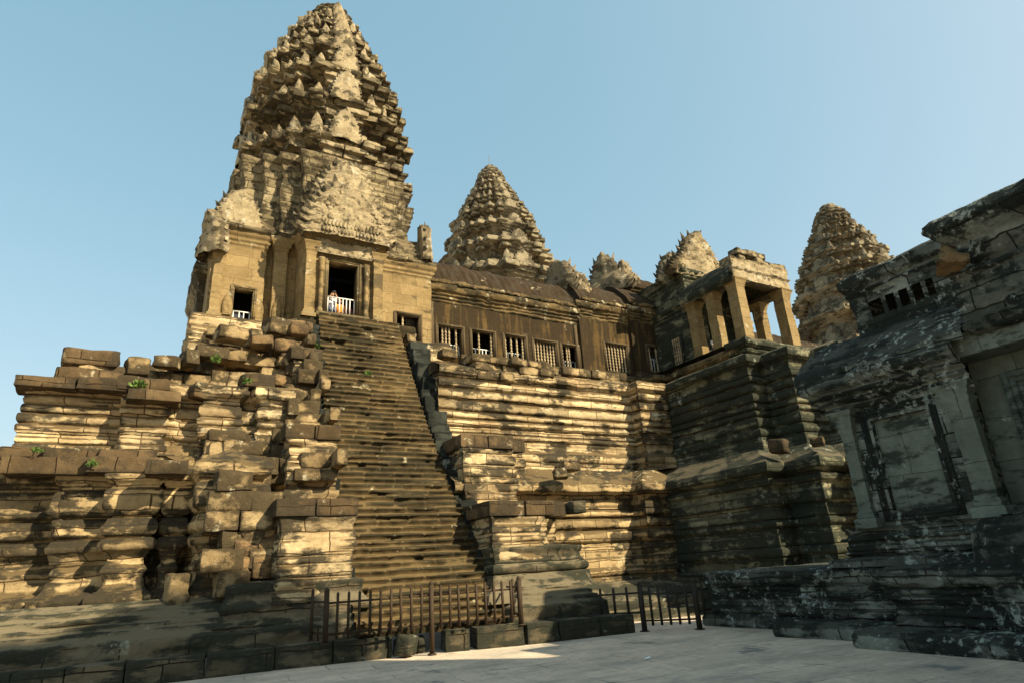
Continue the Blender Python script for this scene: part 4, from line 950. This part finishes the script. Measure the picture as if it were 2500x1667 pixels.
# ------------------------------------------------------------------ loose blocks on the ledges
r = random.Random(9)
loose = [((-1.75, 20.6, 8.05), (1.35, .9, .5), 0, 'long flat-topped stone slab jutting out at the far left top', M_cap), ((-1.45, 20.7, 7.78), (1.1, .8, .22), .05, 'thin slab under the jutting top slab at far left', M_rock),
    ((-.62, 20.7, 7.95), (.62, .7, .55), .2, 'pitted upright block beside the jutting top slab', M_rock), ((.15, 21.0, 8.35), (.75, .5, .38), -.3, 'pale tilted block on the broken wall top', M_rock), ((.75, 21.1, 8.55), (.4, .6, .5), .3, 'small squarish block next to the pale tilted block', M_rock),
    ((1.35, 21.3, 8.85), (1.0, .7, .4), .1, 'wide weathered block at the shoulder of the rubble', M_rock), ((2.0, 22.2, 9.85), (1.0, .6, .42), 0, 'pale rectangular block below the left tower window', M_rock), ((2.7, 22.0, 9.75), (.6, .6, .6), .5, 'tilted block leaning below the left tower window', M_rock),
    ((3.45, 21.9, 10.25), (.9, .7, .6), .3, 'big rounded block at the top left of the stair head', M_rock), ((4.1, 21.7, 10.2), (.7, .6, .5), .1, 'orange pitted block beside the stair head', M_lateryte), ((2.9, 21.4, 9.5), (.75, .6, .4), -.2, 'orange rounded laterite block in the rubble', M_lateryte),
    ((1.9, 21.3, 9.6), (.9, .6, .45), .15, 'block with a broken pale corner on the rubble slope', M_rock), ((1.15, 19.9, 7.2), (.7, .6, .5), .3, 'brown stub of pillar in the rubble', M_cap), ((2.6, 19.9, 7.6), (.9, .8, .45), .1, 'dark stained block in the middle of the rubble slope', M_cap),
    ((10.0, 21.9, 10.05), (.7, .5, .34), 0, 'block capping the right stair pier below the gallery', M_rock), ((8.65, 22.6, 10.75), (.5, .5, .42), .2, 'rounded stone lying under the bright tower window', M_rock),
    ((12.6, 17.9, 4.95), (.9, .5, .3), .3, 'loose curved roof fragment on the right ledge', M_rock), ((12.2, 17.8, 4.7), (.5, .5, .35), -.5, 'broken stone chunk beside the curved roof fragment', M_rock),
    ((12.15, 17.0, 3.5), (.55, .6, .38), 0, 'dark square block jutting from the right side of the lowest pier', M_plinth), ((5.72, 15.15, .25), (.42, .4, .42), .6, 'small broken stone in the gap of the kerb', M_plinth),
    ((.95, 17.4, 1.75), (.5, .5, .75), .2, 'short worn stub standing in the shaded niche', M_rock), ((17.9, 13.3, 5.0), (.5, .5, .42), .2, 'rounded stone on the shadowed porch corner', M_cap), ((18.3, 12.2, 4.95), (.55, .4, .3), .5, 'orange-lit broken stone on the dark ledge', M_cap)]
for k, (c, sz, rz, lab, m) in enumerate(loose):
    mb = MB(); rock(mb, (0, 0, 0), sz, rz, .3 if m != M_lateryte else .6, .07, 300+k, r.uniform(-.12, .12))
    o = mb.build('stone_block', m); o.location = c; tag(o, lab, 'stone block', 'loose fallen stone blocks')

# ------------------------------------------------------------------ weeds
def weed(c, s, lab, sd):
    rr = random.Random(sd); mb = MB()
    for k in range(70):
        a = rr.uniform(0, 2*PI); L = s*rr.uniform(.4, 1); el = rr.uniform(.1, 1.4); d = Vector((math.cos(a)*math.cos(el), math.sin(a)*math.cos(el)-.3, math.sin(el)))
        p = d*L*rr.uniform(.2, .8); w = s*.13; sd2 = d.cross(Vector((rr.uniform(-1, 1), rr.uniform(-1, 1), .3))).normalized()*w
        q = p+d*s*.3; mb.add([tuple(p), tuple((p+q)/2+sd2), tuple(q), tuple((p+q)/2-sd2)], [[[0, 1, 2, 3]]])
    o = mb.build('weed', M_leaf); o.location = c; tag(o, lab, 'weed', 'weeds growing from the stones')
weed((-.45, 19.62, 7.1), .34, 'bright green weed growing from the far left ledge', 1)
weed((1.45, 20.3, 8.3), .26, 'green weed in the rubble beside a block', 2)
weed((4.75, 21.7, 9.6), .28, 'green weed at the left edge of the stair top', 3)
weed((6.4, 20.8, 8.5), .2, 'pale green weed sprouting on the upper steps', 4)
weed((-1.2, 18.55, 4.75), .2, 'small mossy tuft on the lower left ledge', 5)
weed((2.3, 19.5, 7.45), .24, 'dark green weed on the broken ledge beside the second stair pier', 7)
weed((-2.4, 18.9, 5.1), .2, 'small green weed at the far left end of the lower ledge', 8)
weed((13.2, 5.3, 6.98), .16, 'tiny green plant beside the orange chunk on the library', 6)

# ------------------------------------------------------------------ fences
def fence(name, label, posts, panels, mat, pw=.075):
    t = thing('iron_fence', label, 'fence')
    for (x, y, z0, z1, w) in posts:
        mb = MB(); mb.bar((x, y, z0), (x, y, z1-.03), w); lathe(mb, (x, y, z1-.04), [(w*.55, 0), (w*.62, .03), (w*.5, .07), (.005, .1)], 8)
        mb.box((x-w*.9, y-w*.9, z0), (x+w*.9, y+w*.9, z0+.03)); mb.build('post', mat, t)
    for (a, b, zb0, zt0, zb1, zt1, n) in panels:
        A = Vector(a); B = Vector(b); 
        for hf in (.12, .80):
            za = zb0+(zt0-zb0)*hf; zb_ = zb1+(zt1-zb1)*hf
            mb = MB(); mb.bar((A.x, A.y+.03, za), (B.x, B.y+.03, zb_), .03, .045); mb.build('rail', mat, t)
        for k in range(n):
            f = (k+1)/(n+1); x = A.x+(B.x-A.x)*f; y = A.y+(B.y-A.y)*f; z0_ = zb0+(zb1-zb0)*f; z1_ = zt0+(zt1-zt0)*f
            jx = random.uniform(-.012, .012)
            mb = MB(); mb.bar((x, y, z0_), (x+jx, y, z1_), .05); lathe(mb, (x+jx, y, z1_-.005), [(.03, 0), (.022, .02), (.003, .045)], 6); mb.build('picket', mat, t)
    return t
fence('a', 'rusty iron picket fence across the foot of the staircase',
      [(3.86, 15.25, .44, 1.55, .095), (6.25, 14.93, 0, 1.55, .09), (8.5, 14.62, .44, 1.53, .095), (3.7, 15.9, .5, 1.55, .06)],
      [((3.86, 15.25, 0), (6.25, 14.93, 0), .52, 1.47, .55, 1.47, 9), ((6.25, 14.93, 0), (8.5, 14.62, 0), .55, 1.47, .55, 1.47, 9),
       ((3.86, 15.25, 0), (3.68, 16.3, 0), .55, 1.5, .55, 1.5, 0), ((8.5, 14.62, 0), (8.75, 15.7, 0), .58, 1.5, .6, 1.5, 1)], M_iron)
fence('b', 'black iron picket fence closing the corner right of the kerb',
      [(11.9, 14.02, 0, 1.18, .10), (12.9, 13.03, 0, 1.18, .10)],
      [((10.85, 15.0, 0), (11.9, 14.02, 0), .38, 1.08, .38, 1.1, 3), ((11.9, 14.02, 0), (12.9, 13.03, 0), .14, 1.1, .14, 1.1, 5), ((12.9, 13.03, 0), (13.5, 13.1, 0), .35, 1.1, .35, 1.1, 1)], M_iron2)
# railings in the openings
railing(5.36, 6.47, 22.9, 11.47, 12.25, 8, 'white metal railing across the tall tower doorway')
railing(2.12, 2.76, 24.15, 11.02, 11.62, 4, 'white metal railing in the left tower window')
railing(8.64, 9.62, 24.28, 11.02, 11.65, 6, 'white metal railing in the window right of the tower doorway')
for (x0, x1, z, y, n, lab) in ((10.8, 11.96, 10.92, 24.8, 6, 'white railing in the first gallery window beside the tower'), (12.52, 13.63, 10.9, 24.8, 6, 'white railing in the gallery window with only two balusters'),
                          (14.3, 15.38, 10.9, 24.8, 6, 'white railing in the gallery window left of the fully barred one'), (17.62, 18.58, 10.85, 24.8, 5, 'white railing in the narrow gallery window at the wall step'), (23.12, 24.2, 11.5, 24.5, 6, 'white railing in the last gallery window before the porch')):
    railing(x0, x1, y, z, z+.72, n, lab)
railing(24.35, 25.6, 21.2, 11.0, 11.75, 8, 'brown-lit railing between the porch pillars')

# ------------------------------------------------------------------ people
def person(loc, h, shirt, trousers, skin, label, arms='camera', rz=0.0, hair=(.02, .015, .012), bare=False):
    t = thing('person', label, 'person', None, loc); t.rotation_euler.z = rz
    s = h/1.7
    J = dict(pel=(0, 0, .95), wai=(0, 0, 1.08), chest=(0, 0, 1.3), neck=(0, 0, 1.46), hd=(0, -.01, 1.53),
             hl=(.09, 0, .92), kl=(.11, -.02, .5), al=(.11, .02, .08), tl=(.12, -.14, .03), hr=(-.09, 0, .92), kr=(-.11, -.02, .5), ar=(-.11, .02, .08), tr=(-.12, -.14, .03), sl=(.19, 0, 1.4), sr=(-.19, 0, 1.4))
    if arms == 'camera': J.update(el=(.26, -.16, 1.22), wl=(.07, -.3, 1.5), er=(-.26, -.16, 1.22), wr=(-.07, -.3, 1.5))
    elif arms == 'rail': J.update(el=(.27, -.08, 1.14), wl=(.2, -.3, 1.02), er=(-.27, -.08, 1.14), wr=(-.2, -.3, 1.02))
    else: J.update(el=(.25, .02, 1.12), wl=(.24, -.06, .86), er=(-.25, .02, 1.12), wr=(-.24, -.06, .86))
    def skinmesh(edges, rad, name, m, par, sub=2):
        names = []; [names.append(k) for e in edges for k in e if k not in names]
        me = bpy.data.meshes.new(name); me.from_pydata([tuple(c*s for c in J[k]) for k in names], [(names.index(a), names.index(b)) for a, b in edges], [])
        o = bpy.data.objects.new(name, me); COL.objects.link(o); o.parent = par
        md = o.modifiers.new('skin', 'SKIN'); 
        for i, k in enumerate(names):
            rr = rad[k]*s; me.skin_vertices[0].data[i].radius = (rr, rr*(.75 if k in ('pel', 'wai', 'chest') else 1))
        me.skin_vertices[0].data[0].use_root = True
        o.modifiers.new('sub', 'SUBSURF').levels = sub; o.modifiers['sub'].render_levels = sub; me.materials.append(m); return o
    ms = plain('skin', skin, .6, 0, .05); mshirt = plain('shirt', shirt, .8, 0, .1); mt = plain('trousers', trousers, .8, 0, .1); mh = plain('hair', hair, .6)
    for sd in 'lr':
        J['f'+sd] = tuple(J['w'+sd][i]+(J['w'+sd][i]-J['e'+sd][i])*.28 for i in range(3))
    body = skinmesh([('pel', 'wai'), ('wai', 'chest'), ('chest', 'neck'), ('neck', 'hd'), ('chest', 'sl'), ('sl', 'el'), ('el', 'wl'), ('wl', 'fl'), ('chest', 'sr'), ('sr', 'er'), ('er', 'wr'), ('wr', 'fr'), ('pel', 'hl'), ('hl', 'kl'), ('kl', 'al'), ('al', 'tl'), ('pel', 'hr'), ('hr', 'kr'), ('kr', 'ar'), ('ar', 'tr')],
             dict(pel=.13, wai=.12, chest=.14, neck=.055, hd=.06, sl=.06, sr=.06, el=.042, er=.042, wl=.028, wr=.028, fl=.024, fr=.024, hl=.085, hr=.085, kl=.055, kr=.055, al=.04, ar=.04, tl=.035, tr=.035), 'body', ms, t)
    J2 = dict(J)
    skinmesh([('pel', 'wai'), ('wai', 'chest'), ('chest', 'sl'), ('sl', 'el'), ('chest', 'sr'), ('sr', 'er')], dict(pel=.155, wai=.14, chest=.16, sl=.08, sr=.08, el=.06, er=.06), 'robe' if bare else 'shirt', mshirt, body)
    skinmesh([('pel', 'hl'), ('hl', 'kl'), ('kl', 'al'), ('pel', 'hr'), ('hr', 'kr'), ('kr', 'ar')], dict(pel=.15, hl=.1, hr=.1, kl=.075, kr=.075, al=.06, ar=.06), 'trousers', mt, body)
    # head with face planes
    mb = MB(); a = np.linspace(0, PI, 15); b = np.linspace(0, 2*PI, 21)
    A, B = np.meshgrid(a, b, indexing='ij'); X = np.sin(A)*np.cos(B); Y = np.sin(A)*np.sin(B); Z = np.cos(A)
    X = X*.075*(1-.18*np.clip(-Z, 0, 1)); fr = np.clip(-Y, 0, 1)
    Y = Y*.092 - .018*np.exp(-((Z+.1)**2/.03+(X/.018)**2))*fr - .008*np.exp(-((Z+.45)**2/.02+(X/.03)**2))*fr + .006*np.exp(-((Z-.12)**2/.01+((np.abs(X)-.03)/.014)**2))*fr
    P3 = np.stack([X, Y, Z*.115], -1)*s + np.array([0, -.02*s, 1.6*s]); mb.grid(P3[::-1])
    for sx in (-1, 1): rock(mb, (sx*.076*s, -.01*s, 1.595*s), (.02*s, .035*s, .06*s), 0, .6, .002)
    hd = mb.build('head', ms, body, True)
    mb = MB(); keep = (A < PI*.42) | ((Y > .0) & (A < PI*.62)); K = keep[:-1, :-1]
    P4 = np.stack([X*1.08, Y*1.08+.004, Z*.123], -1)*s + np.array([0, -.018*s, 1.602*s]); mb.grid(P4[::-1], None, K[::-1]); mb.build('hair', mh, hd, True)
    if arms == 'camera':
        mb = MB(); mb.box((-.065*s, -.36*s, 1.54*s), (.065*s, -.31*s, 1.63*s)); lathe(mb, (0, -.34*s, 1.58*s), [(.028*s, -.03), (.028*s, .03)], 8)
        o = mb.build('camera', plain('camera_black', (.02, .02, .02), .4)); o.location = loc; o.rotation_euler.z = rz; tag(o, 'small dark camera held up in the tower doorway', 'camera')
    return t
person((5.62, 23.2, 10.98), 1.62, (.55, .56, .62), (.10, .12, .2), (.45, .26, .16), 'person in a pale shirt raising a camera in the tower doorway', 'camera')
person((6.0, 23.45, 10.98), 1.45, (.75, .24, .02), (.70, .22, .02), (.38, .22, .13), 'person in a bright orange robe behind the doorway railing', 'rail', bare=True)
person((6.3, 23.5, 10.98), 1.4, (.16, .03, .04), (.05, .03, .05), (.4, .24, .15), 'person in dark red leaning at the right of the doorway railing', 'rail')
person((24.75, 21.0, 10.95), 1.5, (.7, .68, .66), (.12, .1, .1), (.45, .27, .17), 'person in a white top standing by the porch railing', 'rail')
person((2.35, 24.9, 10.85), 1.15, (.7, .74, .85), (.2, .22, .3), (.45, .27, .17), 'person in pale blue seated low inside the left tower window', 'rail')

# paper scrap on the paving
mb = MB(); mb.add([(0, 0, .0), (.16, .02, .012), (.15, .07, .03), (.02, .06, .004)], [[[0, 1, 2, 3]]]); mb.add([(0, 0, -.004), (.16, .02, .008), (.15, .07, .026), (.02, .06, 0)], [[[3, 2, 1, 0]]])
o = mb.build('paper_scrap', M_paper); o.location = (8.55, 10.15, .02); tag(o, 'tiny white paper scrap lying on the grey paving', 'litter')

# ------------------------------------------------------------------ LIGHT, SKY, CAMERA
w = bpy.data.worlds.new('World'); SC.world = w; w.use_nodes = True; nt = w.node_tree; nt.nodes.clear()
sky = N(nt, 'ShaderNodeTexSky', sky_type='NISHITA'); sky.sun_disc = False; sky.sun_elevation = SE; sky.sun_rotation = PI-SA
sky.altitude = 50; sky.air_density = 1.0; sky.dust_density = 4.0; sky.ozone_density = 1.5
bg = N(nt, 'ShaderNodeBackground'); bg.inputs[1].default_value = .15; wo = N(nt, 'ShaderNodeOutputWorld')
sp = N(nt, 'ShaderNodeSeparateColor'); cb = N(nt, 'ShaderNodeCombineColor'); lk(nt, sky.outputs[0], sp.inputs[0])
for k_, (c_, g_, m_) in enumerate(((1.13, .72, 3.2), (1.55, .49, 4.2), (1.56, .46, 4.8))): lk(nt, math_(nt, 'MULTIPLY', math_(nt, 'POWER', math_(nt, 'MINIMUM', sp.outputs[k_], m_), g_), c_), cb.inputs[k_])
lk(nt, cb.outputs[0], bg.inputs[0]); lk(nt, bg.outputs[0], wo.inputs[0])
sl = bpy.data.lights.new('Sun', 'SUN'); sl.energy = 4.9; sl.angle = math.radians(.6); sl.color = (1, .85, .58)
so = bpy.data.objects.new('Sun', sl); COL.objects.link(so); so.rotation_euler = sd_.to_track_quat('Z', 'Y').to_euler()

cam = bpy.data.cameras.new('Camera'); co = bpy.data.objects.new('Camera', cam); COL.objects.link(co); SC.camera = co
yaw, pit, rol, f = math.radians(30.9), math.radians(19.96), math.radians(-3.63), 1435.0
fw = Vector((math.sin(yaw)*math.cos(pit), math.cos(yaw)*math.cos(pit), math.sin(pit))); rtv = Vector((math.cos(yaw), -math.sin(yaw), 0)); up = rtv.cross(fw)
r2 = math.cos(rol)*rtv + math.sin(rol)*up; u2 = -math.sin(rol)*rtv + math.cos(rol)*up
Mx = Matrix((r2, u2, -fw)).transposed().to_4x4(); Mx.translation = Vector((0, 0, 1.75)); co.matrix_world = Mx
cam.sensor_width = 36; cam.lens = f/2352*36; cam.clip_end = 2000; cam.clip_start = .1
SC.view_settings.view_transform = 'Standard'; SC.view_settings.look = 'None'; SC.view_settings.exposure = .95; SC.view_settings.gamma = 1
